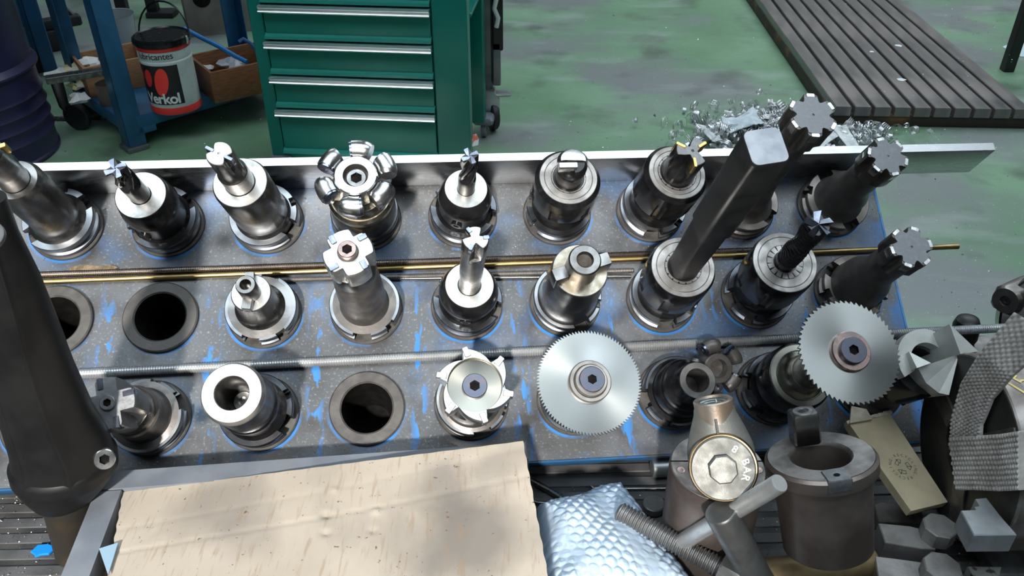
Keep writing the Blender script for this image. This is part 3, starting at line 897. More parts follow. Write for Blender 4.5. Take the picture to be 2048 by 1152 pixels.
s_ = screw(hd, 7, 3.5, 3.2, M_bright, 6, 2.2, 'flange_screw', Mx)
tpx = at_y(4, 468, HY - .03)
obj('top_plug', MB().lathe([(9, -2), (9, 1), (8, 1.6), (3.2, 1.6), (3, 0)], 32), mat('grey_plug', (.08, .085, .09), .2, .4), hd, frame(tpx - Vector(hd.location) + Vector((.0, -.012, .006)), (.1, -.6, .8), x=(1, 0, 0)))

# grey wooden frame with a sheet of worn cardboard
M_gpaint = mat('grey_blue_painted_wood', (.13, .145, .17), 0, .5, (.17, .185, .21), 30, rvar=.1, bump=.15, bscale=200)
M_woodraw = mat('raw_wood_edge', (.18, .11, .055), 0, .7, (.10, .06, .03), 60, stretch=(1, 8, 8))
ZF = CAMZ - .50
fr = thing('wooden_tray', 'grey painted shallow wooden box frame under the cardboard sheet', 'wooden frame', Matrix.Translation((0, 0, ZB)))
def fl2(px, py): q = at_z(px, py, ZF); return (q.x, q.y)
a, b = fl2(205, 944), fl2(1052, 884)
c, d = fl2(136, 1165), None
ux = Vector((b[0] - a[0], b[1] - a[1])).normalized(); uy = Vector((ux.y, -ux.x))      # uy points to the photographer
Wf = (Vector(b) - Vector(a)).length; Df = .30; wd = .019
def rail(name, u0, u1, v0, v1, z0, z1, m, parent):
    o = Vector(a)
    pts = [o + ux * u + uy * v for u, v in ((u0, v0), (u1, v0), (u1, v1), (u0, v1))]
    pts = pts[::-1]
    ins = .0012
    cx = sum((p for p in pts), Vector((0, 0))) / 4
    def rg(k, z): return [((p.x - cx.x) * k + cx.x, (p.y - cx.y) * k + cx.y, z - ZB) for p in pts]
    return obj(name, MB().loft([rg(1, z0), rg(1, z1 - .001), rg(.995, z1)]), m, parent, scale=1)
rail('back_rail', 0, Wf, 0, wd, ZB, ZF, M_gpaint, fr)
rail('side_rail', 0, wd * 1.05, wd + .0008, Df, ZB, ZF - .0006, M_gpaint, fr)
rail('side_rail', Wf - wd, Wf, wd + .0008, Df, ZB, ZF - .012, M_gpaint, fr)
rail('bottom_board', wd, Wf - wd, wd, Df, ZB, ZB + .012, M_woodraw, fr)
rail('inner_ledge', wd * 1.05, wd * 1.05 + .012, wd + .001, Df, ZB + .012, ZF - .02, M_woodraw, fr)

M_card = mat('worn_cardboard', (.60, .47, .33), 0, .85)
def _card():
    nt = M_card.node_tree
    mt, nz, st, mx = nodes_of(M_card)
    p = nt.nodes['Principled BSDF']
    tc = nt.nodes.new('ShaderNodeTexCoord'); v = tc.outputs['Object']
    g = mx(st(nz(v, 10, 6), .3, .7), (.42, .36, .295), (.33, .28, .225))
    g = mx(mt('MULTIPLY', st(nz(v, 7, 6, (1.4, .8, 1)), .55, .68), .6), g, (.17, .15, .13))
    for (px, py, r_, k_) in ((955, 1105, .055, .75), (890, 985, .038, .55), (1000, 960, .030, .4), (440, 1005, .045, .5), (500, 1075, .03, .35)):
        q_ = at_z(px, py, ZF)
        dn = nt.nodes.new('ShaderNodeVectorMath'); dn.operation = 'DISTANCE'
        nt.links.new(v, dn.inputs[0]); dn.inputs[1].default_value = q_
        dd = mt('ADD', dn.outputs['Value'], mt('MULTIPLY', mt('SUBTRACT', nz(v, 16, 5), .5), .07))
        g = mx(mt('MULTIPLY', st(dd, r_, r_ * .35), k_), g, (.125, .112, .102))
    g = mx(mt('MULTIPLY', st(nz(v, 60, 5, (5, .6, 1)), .56, .68), .45), g, (.22, .15, .09))
    g = mx(st(nz(v, 260, 3), .68, .74), g, (.10, .07, .045))
    nt.links.new(g, p.inputs['Base Color'])
    b_ = nt.nodes.new('ShaderNodeBump'); b_.inputs['Strength'].default_value = .25; b_.inputs['Distance'].default_value = .0012
    nt.links.new(nz(v, 60, 5, (3, .6, 1)), b_.inputs['Height']); nt.links.new(b_.outputs['Normal'], p.inputs['Normal'])
_card()
# cardboard: a gently waved sheet, its left end down in the frame, its right end lying over it
def cpt(px, py, z): return at_z(px, py, z)
ctl, ctr = cpt(246, 984, ZF - .004), cpt(1046, 882, ZF + .014)
cbl, cbr = cpt(190, 1300, ZF - .003), cpt(1124, 1300, ZF + .012)
U, V = 120, 76
mb = MB()
top, bot = [], []
crease = lambda u: .52 + .06 * u
for j in range(V + 1):
    for i in range(U + 1):
        u, v = i / U, j / V
        pnt = (ctl * (1 - u) + ctr * u) * (1 - v) + (cbl * (1 - u) + cbr * u) * v
        e = .00022 * math.sin(u * 97 + v * 3) * (1 if v in (0, 1) else 0) + .0003 * math.sin(v * 71) * (1 if u in (0, 1) else 0)
        vs = v * 1.50
        cv = .66 - .36 * u
        dz = -.0007 * math.exp(-((vs - cv) / .012) ** 2) - .0003 * math.exp(-((vs - cv + .24) / .02) ** 2) + .0010 * math.sin(u * 5 + 1) * math.sin(v * 3)
        for (u0, v0, rr_, dd) in ((.50, .46, .010, .0032), (.50, .62, .009, .0025), (.52, .24, .008, -.002), (.62, .47, .009, -.0022), (.61, .63, .008, .0022)):
            dz -= dd * math.exp(-(((u - u0) / rr_) ** 2 + ((vs - v0) / (rr_ * 2.6)) ** 2))
        top.append(pnt + Vector((e, e, dz)))
        bot.append(pnt + Vector((e, e, dz - .0035)))
n = U + 1
mb.v = top + bot
o2 = len(top)
for j in range(V):
    for i in range(U):
        q = j * n + i
        mb.f.append((q, q + n, q + n + 1, q + 1)); mb.f.append((o2 + q, o2 + q + 1, o2 + q + n + 1, o2 + q + n))
for i in range(U):
    mb.f.append((i, i + 1, o2 + i + 1, o2 + i)); q = V * n + i; mb.f.append((q + 1, q, o2 + q, o2 + q + 1))
for j in range(V):
    q = j * n; mb.f.append((q + n, q, o2 + q, o2 + q + n)); q = j * n + U; mb.f.append((q, q + n, o2 + q + n, o2 + q))
card = obj('cardboard_sheet', mb, M_card, None, scale=1, angle=60)
tag(card, 'large sheet of stained brown cardboard in the wooden frame', 'cardboard')
pf = [at_z(198, 1097, ZF + .0008), at_z(236, 1085, ZF + .0008), at_z(216, 1150, ZF + .0008)]
mb = MB().loft([[tuple(p - Vector((0, 0, .0012))) for p in pf[::-1]], [tuple(p) for p in pf[::-1]]])
tag(obj('plastic_scrap', mb, mat('blue_grey_plastic', (.25, .36, .46), 0, .3), None, scale=1), 'small blue-grey plastic triangle at the left edge of the cardboard', 'scrap')

# bubble wrap
M_bub = mat('bubble_wrap_film', (.46, .60, .78), 0, .14, (.58, .70, .82), 20, rvar=.05, coat=.6)
M_bub.node_tree.nodes['Principled BSDF'].inputs['Transmission Weight'].default_value = .25
q = [at_z(1072, 1020, ZB + .022), at_z(1238, 966, ZB + .006), at_z(1440, 1260, ZB + .006), at_z(1090, 1260, ZB + .045)]
U, V = 150, 170
mb = MB(); top, bot = [], []
pb = .0092
for j in range(V + 1):
    for i in range(U + 1):
        u, v = i / U, j / V
        pnt = (q[0] * (1 - u) + q[1] * u) * (1 - v) + (q[3] * (1 - u) + q[2] * u) * v
        e = min(u, 1 - u, v, 1 - v)
        pil = .034 * (1 - math.exp(-min(u * 1.2, 1 - u, v, 1 - v) / .10)) * (.75 + .5 * v) + .0025 * math.sin(u * 11 + v * 4) * math.sin(v * 9 + 2)
        lx, ly = (pnt.x + .05 * pnt.y) / pb, pnt.y / (pb * .87)
        row = math.floor(ly)
        best = 9
        for rr_ in (row - 1, row, row + 1):
            off = .5 if rr_ % 2 else 0
            cx = math.floor(lx - off + .5) + off
            best = min(best, math.hypot(lx - cx, (ly - rr_) * .87))
        bub = .0024 * (.55 + .45 * math.sin(row * 12.9 + math.floor(lx) * 7.3)) * math.sqrt(max(0, 1 - (best / .43) ** 2))
        edge = .0012 * math.sin(u * 60 + v * 50)
        top.append(pnt + Vector((edge if e == 0 else 0, edge if e == 0 else 0, pil + (bub if e > .01 else 0))))
        bot.append(Vector((pnt.x, pnt.y, max(ZB + .0006, pnt.z - .002))))
n = U + 1
mb.v = top + bot; o2 = len(top)
for j in range(V):
    for i in range(U):
        k = j * n + i
        mb.f.append((k, k + n, k + n + 1, k + 1)); mb.f.append((o2 + k, o2 + k + 1, o2 + k + n + 1, o2 + k + n))
for i in range(U):
    mb.f.append((i, i + 1, o2 + i + 1, o2 + i)); k = V * n + i; mb.f.append((k + 1, k, o2 + k, o2 + k + 1))
for j in range(V):
    k = j * n; mb.f.append((k + n, k, o2 + k, o2 + k + n)); k = j * n + U; mb.f.append((k, k + n, o2 + k + n, o2 + k))
tag(obj('bubble_wrap', mb, M_bub, None, scale=1, angle=70), 'pale blue bubble wrap packet beside the cardboard', 'bubble wrap')

# sleeve standing upright with the brass valve lying on it
M_sleeve = mat('brown_machined_steel', (.21, .172, .155), .6, .42, (.10, .074, .065), 20, rvar=.1, bump=.12)
M_sltop = mat('grey_machined_top', (.32, .30, .29), .75, .48, (.15, .14, .135), 60, rvar=.1, bump=.2)
c = at_z(1436, 932, ZB + .100)
sl = thing('steel_sleeve', 'brown steel sleeve under the brass valve, with two threaded holes', 'sleeve', Matrix.Translation((c.x, c.y, ZB)))
obj('sleeve_body', MB().lathe([(34.5, 0), (35, 1), (36.2, 97), (35.4, 99), (33, 99.6)], 72), M_sleeve, sl)
obj('top_face', MB().loft([circ(35, 99.3, 72), circ(34.6, 100, 72), circ(17, 100, 72), circ(16.5, 99, 72), circ(16, 30, 72)], False, True), M_sltop, sl)
for (x, y) in ((-29, -4), (29.5, -4)):
    obj('threaded_hole', MB().lathe([(3.4, 100.12), (3.0, 100.3), (2.2, 100.16)], 24, False, True), M_copper, sl, MM(x, y, 0))
obj('split_line', MB().box(-35, 35, 4.4, 5.6, 99.9, 100.15), M_hole, sl)

# sleeve leaning back beside it
def lean(p_top, p_bot_px, cosv):
    v0 = (p_top - CAM).normalized()
    d = ray(*p_bot_px).normalized()
    best = None
    for i in range(600):
        s_ = .45 + i * .001
        P = CAM + d * s_
        axx = (p_top - P)
        if axx.length < .02: continue
        e = abs(axx.normalized().dot(-v0) - cosv)
        if axx.length < .2 and (best is None or e < best[0]): best = (e, P)
    return best[1]
ptop = CAM + ray(1641, 911) * (.595)
pbot = lean(ptop, (1656, 1092), .47)
LEAN_BOT = pbot
axis = (ptop - pbot); Ls = axis.length * 1000
ls = thing('steel_sleeve', 'brown steel sleeve with wide open bore and a block on its rim', 'sleeve', frame(pbot, axis, x=(1, 0, 0)))
RS = 38.0
obj('sleeve_body', MB().loft([circ(RS * .78, 0, 72), circ(RS * .82, 1.5, 72), circ(RS * .885, Ls - 12, 72), circ(RS * .985, Ls - 11, 72), circ(RS, Ls - 10, 72), circ(RS, Ls - 2, 72), circ(RS - 2, Ls, 72)], True, False), M_sleeve, ls)
obj('bore', MB().loft([circ(RS - 2.2, Ls - .3, 72), circ(RS - 2.4, Ls + .4, 72), circ(RS * .57, Ls + .4, 72), circ(RS * .54, Ls - 1, 72), circ(RS * .535, Ls - 3, 72)], False, False), M_sltop, ls)
obj('bore_wall', MB().loft([circ(RS * .54, Ls - 2, 72), circ(RS * .54, Ls - 58, 72), circ(RS * .2, Ls - 58.5, 72)], False, True), M_sleeve, ls)
obj('front_tab', MB().box(-8, 8, -RS - .6, -RS * .58, Ls - 8, Ls + 1.4, 1), M_speck, ls)
obj('tab_hole', MB().lathe([(2.2, Ls + 1.5), (2, Ls + 1.6)], 20), M_hole, ls, MM(0, -RS * .82, 0))
kb = obj('drive_block', MB().box(-9.5, 9.5, -8, 8, 0, 24, 1.4), M_steel, ls, MM(-3, RS * .60, Ls + .4))
obj('block_cap', MB().loft([circ(7.2, 24.05), circ(6.8, 24.6), circ(4.2, 24.6), circ(3.4, 23)], False, True), M_speck, kb)

# brass valve
M_nickel = mat('dull_nickel_casting', (.22, .22, .205), .6, .5, (.14, .14, .13), 90, .4, .8, rvar=.08, bump=.15, bscale=700)
M_vbrass = mat('bare_brass_edge', (.34, .235, .13), 1, .32, (.38, .27, .15), 80)
zt = ZB + .1004
cv = at_z(1446, 935, zt + .031)
vz = (CAM - cv).normalized() * .80 + Vector((0, -.12, -.05))        # cap faces the photographer
vz.normalize()
nk = at_z(1427, 812, zt + .078)
vd = nk - cv; vd = (vd - vz * vd.dot(vz))
vl = thing('brass_valve', 'dull brass check valve with round cap reading 8 BAR', 'valve', frame(cv, vz, y=vd) @ Matrix.Scale(.9, 4))
Lv = vd.length * 1000 / .9
obj('cap', MB().loft([circ(24.6, 0), circ(24.6, 6), circ(23.6, 7.2), circ(polyr(10.6, 8), 7.4), circ(polyr(10.6, 8), 12.6), circ(polyr(9.6, 8), 13.6)]), M_nickel, vl, angle=30)
obj('cap_seal', MB().lathe([(26.6, -4), (26.8, 0), (25.6, 2.4), (24.0, 2.6)], 56), M_vbrass, vl)
body = []
for i in range(13):
    u = i / 12
    y = -14 + (Lv - 4 + 14) * u
    w = 26.5 if u < .45 else 26.5 - 10.5 * min(1, (u - .45) / .5) ** 1.2
    dep = 17 if u < .4 else 17 - 2.5 * min(1, (u - .4) / .45)
    k = .55 + .45 * min(1, u / .25)
    body.append([(w * k * math.cos(t), y, -16 + dep * k * math.sin(t)) for t in [-2 * math.pi * j / 40 for j in range(40)]])
obj('valve_body', MB().loft(body), M_nickel, vl, angle=60)
obj('seam', MB().tube([(0, 6 + i * (Lv - 18) / 6, .6 - .32 * max(0, i - 3)) for i in range(7)], 1.1, 8), M_nickel, vl)
nM = frame((0, (Lv - 8) * .001, -.015), (0, 1, .20), x=(1, 0, 0))
nb = obj('threaded_neck', MB().loft([circ(15.5, -6), circ(15.2, 0), circ(15.6, 10), circ(14.8, 11), circ(12.2, 11), circ(11.4, 9)], True, False), mat('worn_plated_neck', (.34, .31, .28), .75, .42, (.34, .24, .16), 50, .45, .7, bump=.15), vl, nM)
obj('inner_thread', MB().loft([circ(11.5 if i % 2 else 10.7, 9.2 - i * .9, 40) for i in range(14)] + [circ(3, -4, 40)], False, True), mat('pale_thread_sealant', (.55, .66, .66), .3, .35, (.30, .33, .32), 120), nb)
for i in range(5):
    obj('swarf_curl', MB().tube([(6 * math.cos(i * 1.3 + k * .5) * (1 - k * .08), 6 * math.sin(i * 1.3 + k * .5) * (1 - k * .08), 2.5 + k * .5 * (i % 3)) for k in range(9)], .45, 5), M_bright, nb)
def rim(s_, rad, a0, da, size):
    mb = MB()
    for i, ch in enumerate(s_):
        if ch == ' ': continue
        t = R(a0 + da * i)
        v, f = text_geo(ch, size)
        b_ = len(mb.v)
        for p_ in v:
            x, y = p_.x, p_.y
            c_, s2 = math.cos(t - math.pi / 2), math.sin(t - math.pi / 2)
            mb.v.append(Vector((rad * math.cos(t) + x * c_ - y * s2, rad * math.sin(t) + x * s2 + y * c_, 0)))
        mb.f += [tuple(b_ + k for k in g) for g in f]
    return mb
def extr(mb, z0, z1):
    n_ = len(mb.v)
    out = MB()
    out.v = [Vector((p_.x, p_.y, z1)) for p_ in mb.v] + [Vector((p_.x, p_.y, z0)) for p_ in mb.v]
    ed = {}
    for f in mb.f:
        out.f.append(f); 
        for i in range(len(f)):
            e = (f[i], f[(i + 1) % len(f)])
            ed[e] = 1
    for (i, j) in ed:
        if (j, i) not in ed: out.f.append((i, n_ + i, n_ + j, j))
    return out
obj('raised_lettering', extr(rim('8 BAR', 17.6, 52, -20, 8.0), 7.0, 8.2), M_bright, vl)

# T-handle: thick round bar with a cross bar through it
za = ZB + .0
p0 = at_y(1440, 1022, .405); p1 = at_y(1520, 1165, .398); p1 = p1 + (p1 - p0) * ((p1.z - ZB - .014) / (p0.z - p1.z))
th = thing('tee_wrench', 'grey steel T-handle with a bright cross bar leaning on the sleeve', 'handle', frame(p1, p0 - p1, x=(1, 0, 0)))
Lh = (p0 - p1).length * 1000
M_grey = mat('grey_scaled_steel', (.27, .275, .275), .8, .4, (.18, .18, .18), 50, rvar=.1, bump=.15)
obj('bar', MB().lathe([(9, 0), (11.2, 3), (11.7, Lh - 2), (11.2, Lh - .6), (10.6, Lh)], 44), M_grey, th)
q0 = at_y(1362, 1086, .428); q1 = at_y(1560, 966, .392)
inv = th.matrix_basis.inverted()
obj('cross_bar', MB().tube([inv @ q0 * 1000, (inv @ q0 * .99 + inv @ q1 * .01) * 1000, (inv @ q0 * .01 + inv @ q1 * .99) * 1000, inv @ q1 * 1000], [5.8, 6.5, 6.5, 5.8], 28), mat('bright_drawn_bar', (.74, .75, .75), .7, .34, (.6, .6, .6), 60, rvar=.08, bump=.1), th)
# big threaded bolt with a nut, lying on the bubble wrap
p0 = at_z(1236, 1022, ZB + .050); p1 = at_z(1520, 1180, ZB + .040)
bo = thing('threaded_stud', 'coarse grey threaded stud with a nut lying on the bubble wrap', 'stud', frame(p0, p1 - p0, x=(0, 0, 1)))
Lb = (p1 - p0).length * 1000
rings = [circ(5.6, 0, 20), circ(6.6, 1, 20)]
nT = int(Lb / 3)
for i in range(nT):
    z0 = 1.5 + i * 3
    rings += [circ(8.2, z0 + .8, 20), circ(8.2, z0 + 1.4, 20), circ(6.7, z0 + 2.4, 20), circ(6.7, z0 + 2.9, 20)]
obj('threaded_shank', MB().loft(rings), M_grey, bo)
obj('nut', MB().loft([circ(lambda t: min(hexr(13)(t), 14), Lb - 31, 48), circ(hexr(13), Lb - 29.5, 48), circ(hexr(13), Lb - 13, 48), circ(lambda t: min(hexr(13)(t), 14), Lb - 11, 48)]), M_grey, bo, angle=20)

# small things lying on the mat
def puck(px, py, z, r, hgt, m, label, name, cat):
    p_ = at_z(px, py, z + hgt * .001)
    o_ = obj(name, MB().lathe([(r, 0), (r, hgt - .8), (r - .8, hgt), (r * .6, hgt), (r * .58, hgt - .3)], 40), m, None, Matrix.Translation((p_.x, p_.y, z)))
    return tag(o_, label, cat)
puck(1308, 1005, ZB, 9.6, 7, M_grey, 'small grey steel disc lying right of the bubble wrap', 'steel_disc', 'disc')
a_ = at_z(1303, 936, ZB + .009); b_ = at_z(1420, 930, ZB + .009)
tag(obj('steel_pin', MB().lathe([(8, 0), (8.8, .8), (8.8, 60)], 32), mat('grey_pin_steel', (.26, .28, .28), .8, .38), None, frame(a_, b_ - a_, x=(0, 0, 1))), 'grey round pin lying between the rack lip and the valve sleeve', 'pin')
def wire(pts, r, m, label, name, cat):
    o_ = obj(name, MB().tube([at_z(x, y, ZB + r * .001 + z * .001) for x, y, z in pts], r * .001, 12), m, None, scale=1)
    return tag(o_, label, cat)
wire([(1182, 972, 0), (1187, 976, 0), (1196, 978, 0), (1215, 978, 0), (1260, 977.5, 0), (1345, 977, 0)], 1.5, M_steel, 'thin bent steel wire behind the bubble wrap', 'steel_wire', 'wire')
wire([(1040, 945, 0), (1062, 960, 0), (1100, 982, 0), (1150, 1013, 2)], 2.8, M_steel, 'polished steel rod slipping under the bubble wrap', 'steel_rod', 'rod')
wire([(1050, 998, 0), (1075, 1005, 0), (1120, 1008, 0)], 1.4, M_steel, 'short thin steel wire beside the cardboard corner', 'steel_wire', 'wire')
bp = at_z(85, 1096, ZB + .003)
tag(obj('plastic_chip', MB().poly([(-9, -3), (-4, -6), (-3, -8), (0, -6), (7, -5), (9, -1), (8, 3), (2, 5), (-6, 4)], 0, 2.5, .6), mat('blue_plastic', (.01, .22, .75), 0, .35), None, Matrix.Translation((bp.x, bp.y, ZB)) ), 'bright blue plastic chip lying on the ribbed mat', 'plastic chip')
# brass-coloured bar under the leaning sleeve
a_ = at_z(1500, 1150, ZB + .012); b_ = at_z(1720, 1128, ZB + .012)
tag(obj('bronze_bar', MB().lathe([(11, 0), (12, 1.5), (12, 100), (11, 101.5)], 36), mat('stained_bronze', (.42, .31, .16), .7, .45, (.28, .20, .11), 40), None, frame(a_, b_ - a_, x=(0, 0, 1))), 'stained bronze bar lying under the leaning sleeve', 'bar')

# strip of carton with a recycling print
M_cart = mat('beige_carton', (.54, .46, .31), 0, .8, (.46, .39, .255), 40, bump=.12)
M_torn = mat('torn_carton_edge', (.62, .56, .45), 0, .9, (.48, .42, .32), 150)
e0, e1 = at_z(1697, 846, ZB + .060), at_z(1779, 827, ZB + .060)
f0, f1 = at_z(1822, 1022, ZB + .034), at_z(1896, 1004, ZB + .034)
xd = (e1 - e0); yd = (f0 - e0)
nz_ = xd.cross(yd).normalized()
if nz_.z < 0: nz_ = -nz_
Mc = frame((e0 + e1 + f0 + f1) / 4, nz_, x=xd)
ic = Mc.inverted()
loc = [ic @ p_ * 1000 for p_ in (e0, e1, f1, f0)]
ct = thing('carton_strip', 'beige carton strip printed with a round recycling mark', 'carton', Mc)
out = [(p_.x, p_.y) for p_ in loc]
if sum(out[i][0] * out[(i + 1) % 4][1] - out[(i + 1) % 4][0] * out[i][1] for i in range(4)) < 0: out = out[::-1]
obj('board', MB().loft([[(x, y, -9) for x, y in out], [(x, y, 0) for x, y in out]]), M_cart, ct)
torn = []
e0l, e1l = loc[0], loc[1]
mb = MB()
for i in range(24):
    u = i / 23
    p_ = e0l * (1 - u) + e1l * u
    r_ = random.uniform(1.2, 2.6)
    mb.box(p_.x - r_, p_.x + r_, p_.y - r_ * .6, p_.y + r_ * 1.1, -6, random.uniform(.3, 2.2), .4)
obj('torn_edge', mb, M_torn, ct)
fp = [ic @ at_z(x, y, ZB + .0625) * 1000 for x, y in ((1700, 846), (1703, 812), (1733, 818), (1745, 838))]
obj('torn_flap', MB().loft([[(p_.x, p_.y, p_.z - 2) for p_ in fp], [tuple(p_) for p_ in fp]]), M_torn, ct)
M_ink = mat('black_ink', (.02, .02, .02), 0, .7)
lc = ic @ at_z(1806, 933, ZB + .0455)
lc = (lc.x * 1000, lc.y * 1000)
def moved(mb, dx, dy, z, rot=0):
    c_, s2 = math.cos(R(rot)), math.sin(R(rot))
    mb.v = [Vector((p_.x * c_ - p_.y * s2 + dx, p_.x * s2 + p_.y * c_ + dy, z)) for p_ in mb.v]
    return mb
obj('printed_lettering', moved(rim('RECYCLING-RECYCLING-', 10.6, 90, -18, 3.6), *lc, .12, 8), M_ink, ct)
mb = MB()
for k in range(3):
    a = 90 + 120 * k
    def P2(r_, t): return (r_ * math.cos(R(t)), r_ * math.sin(R(t)))
    for seg in ([P2(4.0, a + 52), P2(6.8, a + 44), P2(7.2, a + 5), P2(4.2, a + 8), P2(4.0, a + 52)], [P2(7.9, a + 8), P2(6.2, a - 24), P2(3.2, a + 4), P2(7.9, a + 8)]):
        for i in range(len(seg) - 1):
            (x0, y0), (x1, y1) = seg[i], seg[i + 1]
            L_ = math.hypot(x1 - x0, y1 - y0) or 1
            nx, ny = -(y1 - y0) / L_ * .22, (x1 - x0) / L_ * .22
            mb.quad((x0 - nx, y0 - ny, 0), (x1 - nx, y1 - ny, 0), (x1 + nx, y1 + ny, 0), (x0 + nx, y0 + ny, 0))
obj('recycling_mark', moved(mb, *lc, .12, 10), M_ink, ct)
pc = [at_z(x, y, ZB + .030) for x, y in ((1640, 842), (1700, 852), (1708, 868), (1640, 858))]
tag(obj('carton_scrap', MB().loft([[tuple(p_ - Vector((0, 0, .004))) for p_ in pc[::-1]], [tuple(p_) for p_ in pc[::-1]]]), M_torn, None, scale=1), 'small cream carton scrap behind the leaning sleeve', 'carton')

# lathe chuck lying on its side, tied with a strap
XF, YC, ZC, RC = .357, .484, CAMZ - .480, .0760
ck = thing('lathe_chuck', 'heavy round lathe chuck with yellow paint marks, tied with a grey strap', 'chuck', frame((XF, YC, ZC), (1, 0, 0), x=(0, 0, 1)))
M_chuck = mat('shaded_chuck_steel', (.05, .047, .045), .6, .45, (.085, .08, .075), 30, bump=.1)  # face on the shadow side, its shade painted into a darker steel
M_chuckr = mat('grey_brown_chuck_rim', (.36, .33, .315), .75, .42, (.17, .145, .13), 40, rvar=.1, bump=.1)  # rim on the lit side, painted lighter than the face
obj('face', MB().lathe([(20, 14), (30, 14), (31, 1), (73.5, 0.5), (73.6, 2)], 96, True, False), M_chuck, ck)
obj('rim', MB().lathe([(73.5, .3), (75, .4), (76, 1.6), (76, 105), (74, 107)], 96, False, True), M_chuckr, ck)
for k in range(3):
    obj('jaw_slot', MB().box(28, 72, -9, 9, -1.2, 1.5, .5), M_dsteel, ck, MM(0, 0, 0, 40 + 120 * k))
M_yel = mat('yellow_paint', (.85, .68, .22), 0, .5)
def on_rim(px, py, s_, size, rot):
    v, f = text_geo(s_, size)
    d_ = ray(px, py); t_ = None
    # hit the rim cylinder (axis along x)
    A = d_.y ** 2 + d_.z ** 2; B = 2 * (d_.y * (0 - YC) + d_.z * (CAMZ - ZC)); C = YC ** 2 + (CAMZ - ZC) ** 2 - RC ** 2
    t_ = (-B - math.sqrt(max(0, B * B - 4 * A * C))) / (2 * A)
    hp = CAM + d_ * t_
    mb = MB()
    ang0 = math.atan2(hp.z - ZC, hp.y - YC)
    c_, s2 = math.cos(R(rot)), math.sin(R(rot))
    for p_ in v:
        x, y = p_.x * c_ - p_.y * s2, p_.x * s2 + p_.y * c_
        an = ang0 - y * .001 / RC
        rr_ = RC + .0004
        w_ = Vector((hp.x + x * .001, YC + rr_ * math.cos(an), ZC + rr_ * math.sin(an)))
        mb.v.append(ck.matrix_basis.inverted() @ w_)
    mb.f = f
    return obj('painted_mark', mb, M_yel, ck, scale=1)
on_rim(2041, 722, 'N', 14, 60); on_rim(2040, 770, '15', 19, 40)
# webbing strap: two bands crossing the chuck face
M_web = mat('grey_webbing', (.60, .56, .53), .1, .40, (.42, .385, .36), 40)
def band(pts, width, nu, name, label, wd=None):
    # pts: centre line (world) with normals; a woven relief is part of the mesh
    P = []; n_ = len(pts)
    for i in range(nu + 1):
        u = i / nu * (n_ - 1); k = min(int(u), n_ - 2); fr_ = u - k
        P.append((pts[k][0] * (1 - fr_) + pts[k + 1][0] * fr_, pts[k][1] * (1 - fr_) + pts[k + 1][1] * fr_, pts[k][2] * (1 - fr_) + pts[k + 1][2] * fr_))
    nv = 44
    mb = MB(); top, bot = [], []
    for i in range(nu + 1):
        c_, nn, sd = P[i]
        nn = nn.normalized(); sd = sd.normalized()
        for j in range(nv + 1):
            v = j / nv - .5
            we = .0016 * abs(math.sin(math.pi * (i / 5.0 + (.5 if (j // 4) % 2 else 0)))) * (.15 + .85 * abs(math.sin(math.pi * j / 4)))
            top.append(c_ + sd * (width * v) + nn * (.0014 + we)); bot.append(c_ + sd * (width * v) - nn * .0008)
    w1 = nv + 1
    mb.v = top + bot; o_ = len(top)
    for i in range(nu):
        for j in range(nv):
            q_ = i * w1 + j
            mb.f.append((q_, q_ + w1, q_ + w1 + 1, q_ + 1)); mb.f.append((o_ + q_, o_ + q_ + 1, o_ + q_ + w1 + 1, o_ + q_ + w1))
        q_ = i * w1; mb.f.append((q_ + w1, q_, o_ + q_, o_ + q_ + w1)); q_ += nv; mb.f.append((q_, q_ + w1, o_ + q_ + w1, o_ + q_))
    return mb
Xs = XF - .003
fx = Vector((-1, 0, 0))
def onface(px, py, xo=0): return at_x(px, py, Xs - xo)
s1 = [onface(1932, 905), onface(1934, 850), onface(1958, 790), onface(1995, 735)]
l0 = [onface(1905, 900), onface(1905, 840), onface(1922, 765), onface(1962, 705)]
r0 = [onface(1958, 905), onface(1965, 850), onface(1990, 800), onface(2028, 752)]
hi = at_x(2070, 650, XF + .006); hl = at_x(2035, 628, XF + .004); hr = at_x(2108, 672, XF + .008)
ctrs = [((a + b) / 2, fx + Vector((0, -.3, .3)) * (0 if i < 2 else .6), (b - a)) for i, (a, b) in enumerate(zip(l0, r0))] + [((hl + hr) / 2, Vector((-.7, -.5, .6)), hr - hl)]
strap = thing('webbing_strap', 'grey woven webbing strap wrapped crosswise over the lathe chuck', 'strap', Matrix.Translation((0, 0, ZB)))
def zrel(mb):
    mb.v = [p_ - Vector((0, 0, ZB)) for p_ in mb.v]; return mb
wmean = sum((b - a).length for a, b in zip(l0, r0)) / 4
obj('strap_band', zrel(band(ctrs, wmean, 150, 'b', '')), M_web, strap, scale=1, angle=80)
up0 = [(1900, 876), (1950, 872), (2000, 866), (2040, 862)]
lo0 = [(1914, 978), (1950, 980), (2000, 984), (2040, 980)]
c2 = [((onface(*a, .003) + onface(*b, .003)) / 2, fx + Vector((0, -.4, .2)), onface(*b, .003) - onface(*a, .003)) for a, b in zip(up0, lo0)]
ea, eb = at_x(2120, 850, XF + .03), at_x(2120, 975, XF + .03)
c2.append(((ea + eb) / 2, Vector((-.1, -.8, .5)), eb - ea))
obj('strap_band', zrel(band(c2, (c2[1][2]).length, 150, 'b', '')), M_web, strap, scale=1, angle=80)

